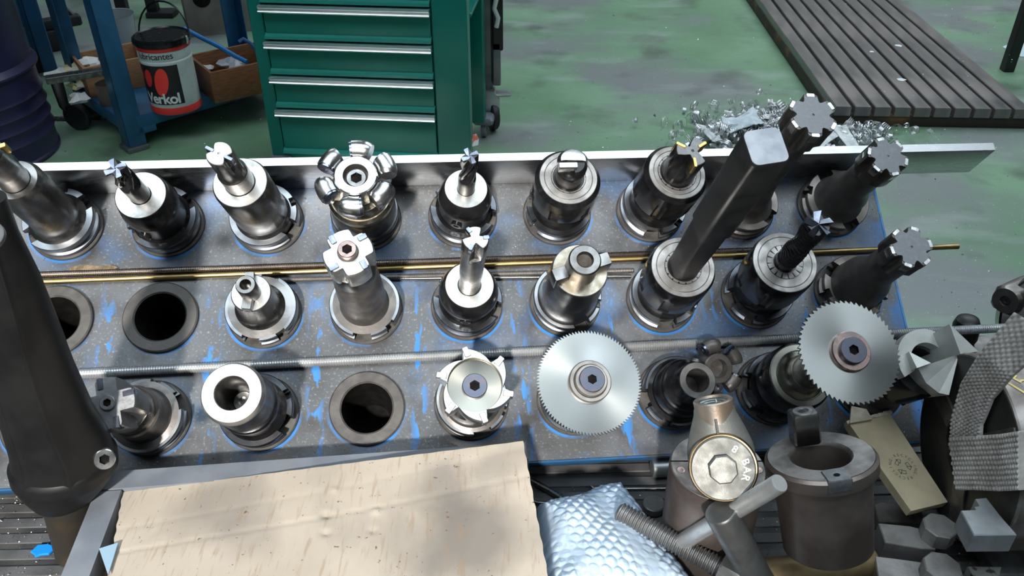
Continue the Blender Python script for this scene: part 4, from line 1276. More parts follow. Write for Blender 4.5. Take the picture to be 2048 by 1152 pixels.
# stepped chuck jaws and clamps in front of the chuck
M_jaw = mat('pale_jaw_steel', (.40, .43, .45), .85, .38, (.30, .31, .31), 60, rvar=.1, bump=.1)
def slab(name, pix, ztop, thick, m, label, cat, bev=.0008, parent=None):
    P = [at_z(x, y, ztop) for x, y in pix]
    c_ = sum(P, Vector()) / len(P)
    if sum(P[i].x * P[(i + 1) % len(P)].y - P[(i + 1) % len(P)].x * P[i].y for i in range(len(P))) < 0: P = P[::-1]
    mb = MB().loft([[(p_.x - c_.x, p_.y - c_.y, z_) for p_ in P] for z_ in (0, thick - bev)] + [[((p_.x - c_.x) * (1 - bev / .02), (p_.y - c_.y) * (1 - bev / .02), thick) for p_ in P]])
    o_ = obj(name, mb, m, None, Matrix.Translation((c_.x, c_.y, ztop - thick)), scale=1, angle=25)
    if label: tag(o_, label, cat)
    return o_, c_
jw, _c = slab('jaw', [(1922, 1021), (1952, 1020), (1948, 1013), (1959, 1012), (1951, 997), (1973, 995), (2000, 1030), (2034, 1069), (1948, 1070)], ZB + .090, .018, mat('bright_jaw_steel', (.50, .53, .55), .6, .42, (.40, .42, .43), 60, rvar=.1, bump=.1), None, None)
mw_ = Matrix.Translation((_c.x, _c.y, ZB + .072))
jw.parent = ck; jw.matrix_local = ck.matrix_basis.inverted() @ mw_
jw['label'] = 'pale stepped jaw'
slab('chuck_jaw', [(1935, 1132), (2004, 1133), (2000, 1148), (1994, 1200), (1950, 1200), (1944, 1150)], ZB + .03, .03, mat('pitted_jaw_steel', (.40, .41, .39), .7, .5, (.10, .09, .08), 220, .55, .65), 'pitted grey chuck jaw at the lower right edge', 'chuck jaw')
tag(obj('steel_plate', MB().box(.378, .470, .425, .545, 0, .0138, .001), M_jaw, None, Matrix.Translation((0, 0, ZB)), scale=1), 'flat pale steel plate under the lathe chuck', 'plate')
M_clamp = mat('grey_clamp_steel', (.36, .345, .335), .55, .5, (.26, .245, .235), 60, rvar=.1, bump=.15)
def clamp(pix, hp, hw, zt_, label):
    P, c_ = slab('clamp_block', pix, zt_, zt_ - ZB, M_clamp, None, None)
    root = thing('clamp_block', label, 'clamp', Matrix.Translation((c_.x, c_.y, ZB)), 'clamp blocks below the carton strip')
    P.name = 'block'; P.parent = root; P.matrix_local = Matrix.Translation((0, 0, 0))
    t_ = at_z(*hp, zt_ + .014)
    obj('bolt_head', MB().loft([circ(polyr(hw, 8, .2), 0, 64), circ(polyr(hw, 8, .2), 13, 64), circ(polyr(hw - .9, 8, .2), 14, 64)]), M_clamp, root, Matrix.Translation((t_.x - c_.x, t_.y - c_.y, zt_ - ZB)), angle=20)
clamp([(1757, 1046), (1820, 1052), (1862, 1062), (1872, 1098), (1845, 1098), (1770, 1085)], (1881, 1050), 12.2, ZB + .022, 'grey clamp block with eight-sided bolt head below the carton strip')
clamp([(1750, 1112), (1800, 1118), (1842, 1124), (1850, 1180), (1760, 1180)], (1886, 1132), 13.2, ZB + .024, 'grey clamp block with eight-sided bolt head at the bottom edge')
slab('steel_plate', [(1748, 1010), (1762, 1004), (1842, 1016), (1850, 1046), (1757, 1044)], ZB + .010, .010, M_dsteel, 'dark steel plate covered in chips beneath the carton strip', 'plate')
sc = [at_z(x, y, ZB + .004) for x, y in ((1703, 1140), (1724, 1142), (1716, 1160))]
tag(obj('plastic_scrap', MB().loft([[tuple(p_ - Vector((0, 0, .0015))) for p_ in sc[::-1]], [tuple(p_) for p_ in sc[::-1]]]), mat('pale_blue_plastic', (.45, .66, .80), 0, .3), None, scale=1), 'tiny pale blue plastic scrap below the leaning sleeve', 'scrap')
# bolt head sticking out left of the chuck
b_ = at_z(1868, 915, ZB + .040)
bt = thing('hex_bolt', 'dark hex bolt lying left of the lathe chuck', 'bolt', frame(b_, (-1, -.15, .25), x=(0, 0, 1)))
obj('head', MB().loft([circ(hexr(11), -10, 48), circ(hexr(11), -1, 48), circ(hexr(10), 0, 48)]), M_dsteel, bt, angle=20)
obj('shank', MB().lathe([(6.5, -38), (6.5, -10)], 24), M_dsteel, bt)
# black disc and drilled block behind the strap
p_ = at_y(2085, 700, .70)
dk = obj('steel_disc', MB().lathe([(52, 0), (54, 2), (54, 26), (52, 28)], 72), M_black, None, frame(Vector((p_.x, .70, ZB + .056)), (-.35, -.75, .45), x=(1, 0, 0)))
tag(dk, 'large black steel disc leaning behind the webbing strap', 'disc')
p_ = at_y(2010, 602, .70)
blk = thing('drilled_block', 'brown steel block with drilled end above the black disc', 'block', frame(p_, (-.80, -.55, .10), x=(0, 0, 1)))
obj('block_body', MB().loft([circ(lambda t: min(polyr(13.5, 4)(t), 16), -46, 64), circ(lambda t: min(polyr(13.5, 4)(t), 16), -3, 64), circ(13, 0, 64), circ(5.4, 0, 64), circ(4.6, -3, 64)]), M_brown, blk, angle=30)
obj('end_plug', MB().lathe([(4.2, -3), (4.2, -1.6), (2.4, -1.4), (2, -2.2)], 24), M_steel, blk)
obj('side_hole', MB().lathe([(5, 13.55), (4.6, 13.7), (3.4, 13.6)], 24), M_hole, blk, frame((0, 0, -.030), (0, -1, 0), x=(1, 0, 0)))
p_ = at_y(1922, 655, .715)
kn = thing('stop_peg', 'rounded black knob sticking up behind the long threaded rod', 'knob', frame(Vector((p_.x + .01, .715, ZB)), (-.12, 0, 1), x=(1, 0, 0)))
hk = (at_y(1922, 634, .715).z - ZB) * 1000
obj('knob_head', MB().lathe([(10, hk - 34), (13, hk - 26), (13.4, hk - 10), (11, hk - 3), (6, hk)], 36), M_rubber, kn)
obj('knob_stem', MB().lathe([(7, 0), (7, hk - 32)], 24), M_dsteel, kn)
slab('steel_plate', [(1940, 676), (1985, 668), (2048, 664), (2048, 720), (1960, 730)], ZB + .02, .02, M_dsteel, 'dark steel plate lying behind the pointed cutter', 'plate')

# ------------------------------------------------------------------ green drawer cabinet
M_green = mat('green_enamel', (.0, .155, .125), 0, .32, (.0, .135, .11), 3, rvar=.04)
M_greend = mat('green_enamel_drawer', (.0, .17, .135), 0, .36, (.0, .15, .12), 3, rvar=.04)
M_alu = mat('aluminium_pull', (.86, .87, .89), 1, .28)
M_castr = mat('grey_castor_plastic', (.16, .17, .20), 0, .5)
M_tyre = mat('black_tyre', (.015, .015, .016), 0, .5)
cbl_ = at_z(545, 308, .10); cbr_ = at_z(944, 316, .10)
cw = .715
cab = thing('drawer_cabinet', 'green metal drawer cabinet with long aluminium pulls', 'cabinet', Matrix.Translation((cbl_.x, cbl_.y, 0)) @ Matrix.Rotation(R(-5.4), 4, 'Z'))
CH = .98
def cb(name, x0, x1, y0, y1, z0, z1, m, parent=cab, bev=.003, M=None):
    return obj(name, MB().box(x0, x1, y0, y1, z0, z1, bev), m, parent, M, scale=1)
cb('carcass', .045, cw - .115, .02, .42, .10, CH, M_green)
cb('front_post', 0, .045, 0, .06, .085, CH, M_green)
cb('front_post', cw - .115, cw, 0, .06, .085, CH, M_green)
cb('rear_post', cw - .05, cw, .38, .44, .085, CH, M_green)
cb('side_panel', cw - .09, cw - .075, .05, .40, .10, CH, M_green)
cb('side_shelf', cw - .08, cw + .005, .06, .38, .585, .60, M_green)
cb('base_rail', .045, cw - .115, .004, .05, .085, .105, M_green)
cb('top', -.005, cw + .005, -.005, .445, CH, CH + .03, M_green)
zs = [.276, .394, .512, .630, .748, .866]
edges = [.108] + zs
for i in range(6):
    z0 = edges[i] + (.004 if i else 0); z1 = edges[i + 1]
    dr = obj('drawer', MB().box(.049, cw - .119, -.002, .02, z0 + .004, z1 - .022, .002), M_greend, cab, scale=1)
    obj('drawer_ledge', MB().loft([[(x, y, z) for y, z in ((.004, z0 + .003), (.004, z0 + .022), (-.014, z0 + .013), (-.014, z0 + .003))] for x in (.047, cw - .117)]), mat('green_ledge_lit', (.02, .24, .20), 0, .22), dr, scale=1)  # lighter green than the drawer: the highlight on the ledge is painted in
    pr = [(0.0, z1 - .022), (-.028, z1 - .022), (-.033, z1 - .017), (-.030, z1 - .013), (-.024, z1 - .010), (-.030, z1 - .007), (-.033, z1 - .003), (-.027, z1 + .001), (0.0, z1 + .001)]
    obj('drawer_pull', MB().loft([[(x, y, z) for y, z in pr[::-1]] for x in (.044, cw - .116)]), M_alu, dr, scale=1)
for x, y in ((.0, -.005), (cw - .04, -.005), (.0, .40), (cw - .04, .40)):
    w = obj('castor', MB().lathe([(30, -11), (34, -8), (34, 8), (30, 11)], 32), M_castr, cab, TR(x + .03, y + .05, .034, 0, 0, 90))
    obj('castor_fork', MB().box(x - .01, x + .07, y + .01, y + .09, .06, .088, .008), M_castr, cab, scale=1)
cb('corner_bumper', -.012, .075, -.02, .05, .072, .096, M_castr, bev=.01)
tg = at_z(956, 258, .19)
tag(obj('paper_tag', MB().poly([(-16, -18), (14, -22), (20, 0), (10, 20), (-8, 22)], 0, 3, .6), mat('red_white_tag', (.75, .18, .12), 0, .5, (.80, .75, .85), 22, .45, .5), None, frame((cbl_.x + cw * math.cos(R(5.4)) + .012, cbl_.y - cw * math.sin(R(5.4)) + .03, .17), (.75, -.65, .1), y=(0, 0, 1))), 'small red and white tag hanging on the cabinet corner', 'tag')

# grey trolley frame behind the cabinet, with its castor
gp = at_z(985, 262, 0)
gt = thing('grey_trolley', 'grey tube trolley with a large black castor behind the green cabinet', 'trolley', Matrix.Translation((gp.x, gp.y, 0)))
M_gtube = mat('grey_trolley_paint', (.10, .11, .12), .3, .45, (.15, .16, .17), 12)
obj('frame_tube', MB().box(-.075, .005, .02, .07, .17, 1.0, .008), M_gtube, gt, scale=1)
obj('side_plate', MB().box(.005, .045, .0, .05, .33, 1.0, .004), M_rubber, gt, scale=1)
obj('side_plate', MB().box(.005, .035, .0, .05, .19, .36, .004), M_gtube, gt, scale=1)
ck_ = obj('castor_wheel', MB().lathe([(42, -16), (55, -14), (60, -9), (60, 9), (55, 14), (42, 16)], 48), M_tyre, gt, TR(.0, .02, .062, 20, 0, 90))
obj('castor_fork', MB().loft([[(x, y, z) for x, y in ((-.045, -.01), (.03, -.01), (.03, .05), (-.045, .05))] for z in (.07, .13)] + [[(x, y, .17) for x, y in ((-.06, -.02), (.01, -.02), (.01, .06), (-.06, .06))]]), mat('zinc_fork', (.40, .42, .44), .8, .4), gt, scale=1)
obj('brake_pedal', MB().box(-.03, .075, -.01, .04, .148, .16, .004), M_jaw, gt, scale=1)
obj('crumpled_film', MB().tube([(.02 + .008 * math.sin(k * 2.1), .0, .42 + k * .035) for k in range(12)], [.009 + .005 * math.sin(k * 3.1) for k in range(12)], 8), mat('clear_film', (.55, .57, .58), 0, .25), gt, scale=1)

# ------------------------------------------------------------------ blue trolley with its load
M_tblue = mat('blue_trolley_paint', (.020, .105, .215), .1, .42, (.012, .075, .16), 10, rvar=.08)
foot = at_z(262, 306, 0)
tm = Matrix.Translation((foot.x, foot.y, 0)) @ Matrix.Rotation(R(44), 4, 'Z')
tr = thing('blue_trolley', 'dark blue angle iron trolley with a low shelf', 'trolley', tm)
TL, TW = .78, .50
SZ = .13
def tb(name, x0, x1, y0, y1, z0, z1, m=M_tblue, bev=.002): return obj(name, MB().box(x0, x1, y0, y1, z0, z1, bev), m, tr, scale=1)
for x, y in ((0, 0), (TL, 0), (0, TW), (TL, TW)):
    sx_, sy_ = (1 if x == 0 else -1), (1 if y == 0 else -1)
    tb('leg', min(x, x + sx_ * .07), max(x, x + sx_ * .07), min(y, y + sy_ * .006), max(y, y + sy_ * .006), .02, 1.0)
    tb('leg', min(x, x + sx_ * .006), max(x, x + sx_ * .006), min(y, y + sy_ * .07), max(y, y + sy_ * .07), .02, 1.0)
    tb('foot_plate', min(x - .012, x + sx_ * .06), max(x - .012, x + sx_ * .06) + .012, min(y, y + sy_ * .06) - .012, max(y, y + sy_ * .06) + .012, 0, .02, M_speck)
tb('shelf', .006, TL - .006, .006, TW - .006, SZ - .006, SZ)
tb('shelf_rail', .05, TL - .05, -.001, .004, SZ - .045, SZ + .004)
tb('shelf_rail', -.001, .004, .05, TW - .05, SZ - .045, SZ + .004)
tb('shelf_rail', .05, TL - .05, TW - .004, TW + .001, SZ - .045, SZ + .004)
tb('top_shelf', .0, TL, .0, TW, .99, 1.0)
tb('gusset', .05, .12, .0, .004, .06, SZ - .04)
cas = obj('castor_wheel', MB().lathe([(36, -16), (50, -15), (56, -9), (56, 9), (50, 15), (36, 16)], 40), M_tyre, tr, TR(-.05, .36, .058, 35, 0, 90))
obj('castor_fork', MB().tube([(-.055, .38, .05), (-.075, .40, .10), (-.07, .42, .15), (-.06, .46, .20)], [.018, .024, .028, .03], 14, flat=.7), M_tyre, tr, scale=1)
def on_shelf(px, py): return at_z(px, py, SZ + .001)

# oil bucket
bc = on_shelf(346, 222)
bk = thing('oil_bucket', 'white and red oil bucket with black printed label on the blue trolley', 'bucket', Matrix.Translation((bc.x, bc.y + .05, SZ + .001)) @ Matrix.Rotation(R(-14), 4, 'Z'))
RBk = .094
M_bw = mat('white_bucket_paint', (.60, .66, .66), 0, .35, (.50, .55, .55), 14)
M_red = mat('red_bucket_paint', (.62, .035, .03), 0, .35)
M_ink2 = mat('black_label', (.012, .012, .014), 0, .4)
obj('bucket_body', MB().lathe([(.0925, .0), (.0940, .003), (.0945, .19), (.0965, .198), (.0965, .2015), (.0945, .206), (.0965, .212), (.0965, .245), (.098, .262)], 64), M_bw, bk, scale=1)
obj('red_band', MB().lathe([(.0944, .001), (.0950, .003), (.0950, .027), (.0944, .028)], 64, False, False), M_red, bk, scale=1)
obj('red_band', MB().lathe([(.0980, .242), (.0985, .243), (.0990, .258), (.0988, .259)], 64, False, False), M_red, bk, scale=1)
obj('lid', MB().lathe([(.099, .256), (.1045, .260), (.1055, .270), (.103, .280), (.097, .284), (.093, .279), (.06, .278)], 64), M_black, bk, scale=1)
ear = obj('lid_ear', MB().box(-.008, .008, -.006, .006, -.016, .016, .003), M_bright, bk, TR(.104, .0, .27), scale=1)
obj('bail_handle', MB().tube([(.106 * math.cos(R(a)), .03 * math.sin(R(a)) + .02, .275 + .115 * math.sin(R(a))) for a in range(0, 181, 12)], .0035, 8), M_black, bk, scale=1)
def wrap(a0, z0, rr_):
    def fn(p_):
        t = R(a0) + p_.x / rr_
        return Vector((rr_ * math.cos(t), rr_ * math.sin(t), z0 + p_.y))
    return fn
def patch(a0, a1, z0, z1, rr_, m, name):
    mb = MB(); n_ = 24
    for i in range(n_):
        t0, t1 = R(a0 + (a1 - a0) * i / n_), R(a0 + (a1 - a0) * (i + 1) / n_)
        mb.quad(*[(rr_ * math.cos(t), rr_ * math.sin(t), z) for t, z in ((t0, z0), (t1, z0), (t1, z1), (t0, z1))])
    return obj(name, mb, m, bk, scale=1)
patch(-152, -34, .042, .192, .0951, M_ink2, 'label_panel')
def disc_on(a0, z0, rx, rz, tilt, m):
    mb = MB(); n_ = 36; rr_ = .0954
    rings_ = []
    for q_ in range(1, 9):
        out = []
        for i in range(n_):
            t = 2 * math.pi * i / n_
            x, y = rx * math.cos(t) * q_ / 8, rz * math.sin(t) * q_ / 8
            out.append(wrap(a0, z0, rr_)(Vector((x * math.cos(tilt) - y * math.sin(tilt), x * math.sin(tilt) + y * math.cos(tilt), 0))))
        rings_.append(out)
    mb.loft(rings_, True, False)
    return obj('red_spot', mb, m, bk, scale=1)
disc_on(-76, .130, .026, .054, -.20, mat('red_print', (.80, .045, .035), 0, .35)); disc_on(-108, .142, .018, .034, -.14, M_red); disc_on(-130, .150, .010, .020, -.1, M_red)
obj('printed_lettering', text_mb('lubricantes', .034, wrap(-80, .2265, .0971), .95, .0004), M_ink2, bk, scale=1, angle=1)
obj('printed_lettering', text_mb('Verkol', .056, wrap(-84, .064, .0957), .92, .0016), mat('white_print', (.72, .76, .76), 0, .35), bk, scale=1, angle=1)
obj('printed_lettering', text_mb('. . .\n- - - -\n- - -\n- - - -\n- - -', .012, wrap(-8, .12, .0949), 1), mat('grey_print', (.35, .38, .38), 0, .4), bk, scale=1, angle=1)

# wooden boxes
M_wood = mat('brown_box_wood', (.20, .085, .035), 0, .55, (.13, .052, .02), 14, stretch=(2, 18, 18), rvar=.08)
M_wood2 = mat('pale_box_wood', (.33, .17, .08), 0, .6, (.24, .12, .055), 14, stretch=(2, 18, 18))
def wbox(px, py, L_, W_, H_, rz, m, label, z=SZ + .001):
    p_ = at_z(px, py, z)
    r_ = thing('wooden_box', label, 'box', group='wooden boxes on the blue trolley', M=Matrix.Translation((p_.x, p_.y, z)) @ Matrix.Rotation(R(rz), 4, 'Z'))
    t = .012
    for nm, b_ in (('side_board', (0, L_, 0, t, 0, H_)), ('side_board', (0, L_, W_ - t, W_, 0, H_)), ('end_board', (0, t, t, W_ - t, 0, H_)), ('end_board', (L_ - t, L_, t, W_ - t, 0, H_)), ('bottom_board', (t, L_ - t, t, W_ - t, 0, .008))):
        obj(nm, MB().box(*b_, .0015), m, r_, scale=1)
    return r_
wbox(432, 208, .34, .26, .125, 36, M_wood, 'brown wooden box of scrap beside the oil bucket')
b2 = wbox(182, 196, .26, .22, .12, 36, M_wood2, 'pale wooden box full of paper behind the blue trolley leg')
M_paper = mat('crumpled_paper', (.72, .72, .68), 0, .8, (.60, .60, .60), 30)
M_ypaper = mat('yellow_paper', (.75, .66, .28), 0, .8, (.72, .70, .58), 20, .45, .55)
def scrap(px, py, z, r_, m, label, seed, name='paper_scrap', cat='paper', hgt=.5):
    rnd = random.Random(seed)
    p_ = at_z(px, py, z)
    rings = []
    n_ = 12
    for k, (f_, zz) in enumerate(((.25, 0), (.9, .15), (1.0, .5), (.7, .85), (.2, 1))):
        rings.append([(f_ * r_ * rnd.uniform(.6, 1.25) * math.cos(2 * math.pi * i / n_), f_ * r_ * rnd.uniform(.6, 1.25) * math.sin(2 * math.pi * i / n_), zz * r_ * hgt * rnd.uniform(.8, 1.2)) for i in range(n_)])
    return tag(obj(name, MB().loft(rings), m, None, Matrix.Translation((p_.x, p_.y, z)), scale=1, angle=10), label, cat)
zb_ = SZ + .01
scrap(120, 152, zb_ + .06, .05, M_paper, 'white paper scrap at the left end of the pale box', 1)
scrap(150, 140, zb_ + .07, .045, M_ypaper, 'yellow paper scrap inside the pale wooden box', 2)
scrap(178, 128, zb_ + .08, .05, M_paper, 'white paper wad at the right of the pale box', 3)
scrap(165, 172, zb_, .055, M_ypaper, 'yellow and white crumpled paper below the pale box', 4)
scrap(160, 205, zb_, .04, M_paper, 'small white rag hanging off the trolley shelf', 5, 'rag', 'rag', .9)
scrap(410, 140, zb_ + .045, .045, M_paper, 'white scrap inside the brown wooden box', 6)
scrap(465, 130, zb_ + .06, .06, mat('grey_film', (.42, .45, .50), 0, .3), 'grey film lying inside the brown wooden box', 7, 'plastic_film', 'film')
p_ = on_shelf(215, 205)
tn = thing('paint_tin', 'small brown open tin behind the blue trolley leg', 'tin', Matrix.Translation((p_.x + .02, p_.y, SZ + .001)))
obj('tin_body', MB().lathe([(45, 0), (46, 2), (46, 80), (47.5, 82), (44.5, 82), (44, 4)], 40), mat('brown_tin', (.16, .12, .10), .4, .5), tn)
# clear plastic jug
p_ = on_shelf(228, 130)
jg = thing('plastic_jug', 'clear plastic jug behind the blue trolley leg', 'jug', Matrix.Translation((p_.x, p_.y + .1, SZ + .001)))
M_clear = mat('cloudy_plastic', (.55, .60, .64), 0, .2)
M_clear.node_tree.nodes['Principled BSDF'].inputs['Transmission Weight'].default_value = .5
obj('jug_body', MB().lathe([(70, 0), (72, 3), (90, 190), (92, 192), (89, 191), (70, 6)], 40), M_clear, jg)
# blue hose and dark machine parts
hs = [at_z(368, 57, .33), at_z(400, 74, .30), at_z(440, 94, .27), at_z(470, 112, .25), at_z(494, 124, .235)]
tag(obj('blue_tube', MB().tube(hs, .0095, 12), mat('bright_blue_hose', (.015, .16, .42), 0, .35), None, scale=1), 'bright blue tube sticking out of the brown wooden box', 'tube')
hs = [at_z(478, 84, .30), at_z(486, 78, .31), at_z(500, 86, .29), at_z(512, 100, .26)]
tag(obj('blue_tube', MB().tube(hs, .008, 10), mat('dull_blue_hose', (.03, .11, .26), 0, .35), None, scale=1), 'short bent blue tube beside the green cabinet', 'tube')
p_ = at_z(425, 110, .0)
cs = thing('machine_casting', 'brown grey machine casting on the floor behind the wooden box', 'casting', Matrix.Translation((p_.x - .05, p_.y + .35, 0)) @ Matrix.Rotation(R(20), 4, 'Z'))
M_cast = mat('brown_grey_casting', (.14, .12, .11), .2, .55, (.20, .18, .17), 6)
prof = [(-.17, 0), (.17, 0), (.20, .12), (.13, .27), (.02, .34), (-.09, .34), (-.17, .27)]
obj('casting_body', MB().loft([[(x * .94, y, z) for x, z in prof] for y in (.22,)] + [[(x, y, z) for x, z in prof] for y in (.20, -.0)] + [[(x * .94, -.02, z * .97) for x, z in prof]]), M_cast, cs, scale=1)
obj('casting_bore', MB().lathe([(.045, -.002), (.04, .004)], 32), M_hole, cs, TR(-.07, -.021, .19, 0, 90), scale=1)
obj('casting_slot', MB().box(.0, .10, -.026, -.018, .24, .262, .003), M_hole, cs, scale=1)
# dark stand behind the bucket
p_ = at_z(300, 62, 0)
st_ = thing('machine_stand', 'black steel machine stand behind the oil bucket', 'stand', Matrix.Translation((p_.x, p_.y + .25, 0)))
M_bl = mat('black_stand_paint', (.012, .012, .013), 0, .5)
for nm, b_ in (('leg', (-.27, -.21, 0, .05, 0, .75)), ('leg', (-.10, -.04, 0, .05, 0, .75)), ('leg', (.13, .26, .0, .10, 0, .75)), ('leg', (.40, .48, .05, .12, 0, .75)), ('cross_rail', (-.29, .50, .0, .06, .34, .40)), ('cross_rail', (.02, .2, -.02, .06, .30, .42)), ('foot_rail', (-.10, .05, -.03, .08, 0, .03))):
    obj(nm, MB().box(*b_, .004), M_bl, st_, scale=1)
# steel drum
p_ = at_z(97, 322, 0)
dm = thing('steel_drum', 'dark navy ribbed steel drum at the left edge', 'drum', Matrix.Translation((p_.x - .29, p_.y + .06, 0)))
M_drum = mat('navy_drum_paint', (.018, .016, .055), .1, .38, (.028, .025, .075), 6, rvar=.08)
prof = [(.275, 0), (.285, .004), (.285, .014), (.28, .02)]
for z in (.09, .14, .19, .24): prof += [(.28, z - .015), (.2875, z), (.28, z + .015)]
prof += [(.28, .315), (.297, .335), (.297, .342), (.28, .362), (.28, .60), (.297, .62), (.28, .645), (.28, .85), (.287, .86), (.287, .875), (.27, .875), (.27, .86)]
obj('drum_shell', MB().lathe(prof, 72), M_drum, dm, scale=1)
# blue machine cabinet in the far left corner
p_ = at_z(100, 150, 0)
mc = thing('blue_machine', 'blue sheet metal machine cabinet in the far left corner', 'machine', Matrix.Translation((p_.x, p_.y, 0)) @ Matrix.Rotation(R(30), 4, 'Z'))
M_mb = mat('deep_blue_enamel', (.012, .07, .17), 0, .4, (.010, .05, .13), 5)
M_mb2 = mat('light_blue_trim', (.05, .22, .52), 0, .35)
obj('body', MB().box(-.60, -.02, .0, .5, .12, 1.2, .004), M_mb, mc, scale=1)
obj('corner_post', MB().box(-.02, .04, -.02, .5, .02, 1.2, .004), M_mb, mc, scale=1)
obj('door', MB().box(-.31, -.04, -.014, 0, .24, 1.15, .003), M_mb, mc, scale=1)
obj('door', MB().box(-.31, -.04, -.014, 0, .14, .235, .003), M_mb, mc, scale=1)
obj('trim', MB().box(-.335, -.315, -.016, 0, .13, 1.15, .002), M_mb2, mc, scale=1)
obj('trim', MB().box(-.31, -.04, -.02, -.012, .125, .137, .002), M_mb2, mc, scale=1)
for x in (-.5, -.1): obj('foot', MB().box(x, x + .12, .05, .2, 0, .12, .004), M_bl, mc, scale=1)
p_ = at_z(125, 95, 0)
pd = thing('foot_pedal', 'black foot pedal with a cable in front of the blue machine', 'pedal', Matrix.Translation((p_.x, p_.y, 0)) @ Matrix.Rotation(R(35), 4, 'Z'))
obj('pedal_arm', MB().box(-.1, .12, -.03, .03, .10, .15, .008), M_bl, pd, scale=1)
obj('pedal_base', MB().box(-.08, .06, -.05, .05, 0, .10, .006), M_bl, pd, scale=1)
obj('cable', MB().tube([(.10, 0, .13), (.02, .05, .25), (-.03, .1, .45), (-.04, .12, .7)], .012, 8), M_bl, pd, scale=1)
a_ = at_z(60, 243, .0); b_ = at_z(240, 238, 0)
tag(obj('steel_strip', MB().box(0, .34, 0, .03, 0, .008, .001), M_steel, None, frame(Vector((a_.x, a_.y, 0)), (0, 0, 1), x=(1, .05, 0)), scale=1), 'grey steel strip lying on the floor beside the drum', 'strip')
a_ = at_z(92, 160, .26); b_ = at_z(215, 142, .26)
tag(obj('steel_bar', MB().box(0, (b_ - a_).length, -.022, .022, -.012, .012, .002), M_steel, None, frame(a_, (0, 0, 1), x=b_ - a_), scale=1), 'grey steel bar lying across the pale wooden box', 'bar')

# ------------------------------------------------------------------ T-slot plate on the floor
M_ts = mat('oiled_cast_iron', (.17, .168, .17), .6, .36, (.26, .235, .225), 5, rvar=.1, stretch=(3, 1, 1))
M_tsd = mat('rusty_groove', (.035, .028, .022), .3, .6, (.17, .085, .035), 6, .55, .68)
tp_ = at_z(1672, 213, .085)
ts = thing('t_slot_plate', 'long dark cast iron plate with grooves lying on the floor', 'machine plate', Matrix.Translation((tp_.x, tp_.y, 0)) @ Matrix.Rotation(R(-2.4), 4, 'Z'))
pitch = .0795
NS = 10
obj('base_plate', MB().box(-.006, NS * pitch, .006, 2.6, 0, .050, .004), M_tsd, ts, scale=1)
st = MB().loft([[(x, y, z) for x, z in ((0, .046), (.064, .046), (.064, .082), (.061, .085), (.003, .085), (0, .082))][::-1] for y in (0, 2.59)]).mesh('strip', M_ts, 1)
for k in range(NS):
    obj('strip', st, M_ts, ts, TR(k * pitch, 0, 0))
for k, (px, py, s_) in enumerate(((1743, 104, 11), (1797, 92, 17), (1803, 160, 19))):
    p_ = at_z(px, py, .0855)
    tag(obj('paper_scrap', MB().poly([(-s_, -s_ * .6), (s_ * .3, -s_), (s_ * 1.1, -s_ * .2), (s_ * .6, s_), (-s_ * .5, s_ * .9)], 0, 2.5, .5), mat('white_scrap', (.62, .64, .66), 0, .7), None, Matrix.Translation((p_.x, p_.y, .0852)) @ Matrix.Rotation(k * 1.3, 4, 'Z')), ('tiny white scrap on the grooved floor plate', 'white scrap on the grooved floor plate, farthest from its front edge', 'white scrap on the grooved floor plate, nearest its front edge')[k], 'paper', 'white scraps on the grooved floor plate')
# black stand leg at the far right
p_ = at_z(2012, 142, 0)
lg = thing('black_stand', 'black steel stand leg on the floor at the upper right', 'stand', Matrix.Translation((p_.x, p_.y, 0)))
obj('leg', MB().box(-.02, .03, -.02, .03, 0, .9, .004), M_bl, lg, scale=1)
obj('cross_rail', MB().box(.03, .6, -.01, .02, .25, .28, .004), M_bl, lg, scale=1)
obj('leg', MB().box(.58, .63, -.02, .03, 0, .9, .004), M_bl, lg, scale=1)
p_ = at_z(2050, 100, 0.003)
tag(obj('plastic_sheet', MB().poly([(-.12, -.10), (.2, -.12), (.25, .10), (.0, .16), (-.14, .05)], 0, .004, .001), mat('pale_blue_film', (.55, .68, .75), 0, .3), None, Matrix.Translation((p_.x + .05, p_.y, .0)), scale=1), 'pale blue plastic sheet on the floor behind the black stand leg', 'sheet')

# ------------------------------------------------------------------ swarf and chips
def curls(n, px0, px1, py0, py1, hmax, seed):
    rnd = random.Random(seed)
    mb = MB()
    for i in range(n):
        px = rnd.gauss((px0 + px1) / 2, (px1 - px0) / 4.2); py = rnd.gauss((py0 + py1) / 2, (py1 - py0) / 4.2)
        c_ = at_z(px, py, rnd.uniform(.004, hmax))
        if c_.x > tp_.x - .05 and c_.y > tp_.y - .06: continue
        r_ = rnd.uniform(.006, .03); tn_ = rnd.uniform(1.0, 4.5); pt = rnd.uniform(.002, .012)
        ax = Vector((rnd.uniform(-1, 1), rnd.uniform(-1, 1), rnd.uniform(-.4, .4))).normalized()
        fm = frame(c_, ax, x=(.3, .4, 1))
        k_ = int(tn_ * 8) + 3
        pts = [fm @ Vector((r_ * math.cos(.8 * j), r_ * math.sin(.8 * j), pt * (j * .13 - tn_ / 2))) for j in range(k_)]
        pts = [Vector((p_.x, p_.y, max(.001, p_.z))) for p_ in pts]
        w = rnd.uniform(.0008, .0028)
        b_ = len(mb.v)
        for p_ in pts: mb.v += [p_ + ax * w, p_ - ax * w]
        for j in range(k_ - 1): mb.f.append((b_ + 2 * j, b_ + 2 * j + 1, b_ + 2 * j + 3, b_ + 2 * j + 2))
    return mb
M_swarf = mat('steel_swarf', (.62, .64, .66), .6, .38, (.25, .25, .25), 60, .45, .7)
sw = obj('swarf_pile', curls(900, 1385, 1770, 216, 300, .05, 11), M_swarf, None, scale=1, angle=60)
tag(sw, 'heap of curly metal swarf on the floor behind the rack', 'swarf', kind='stuff')
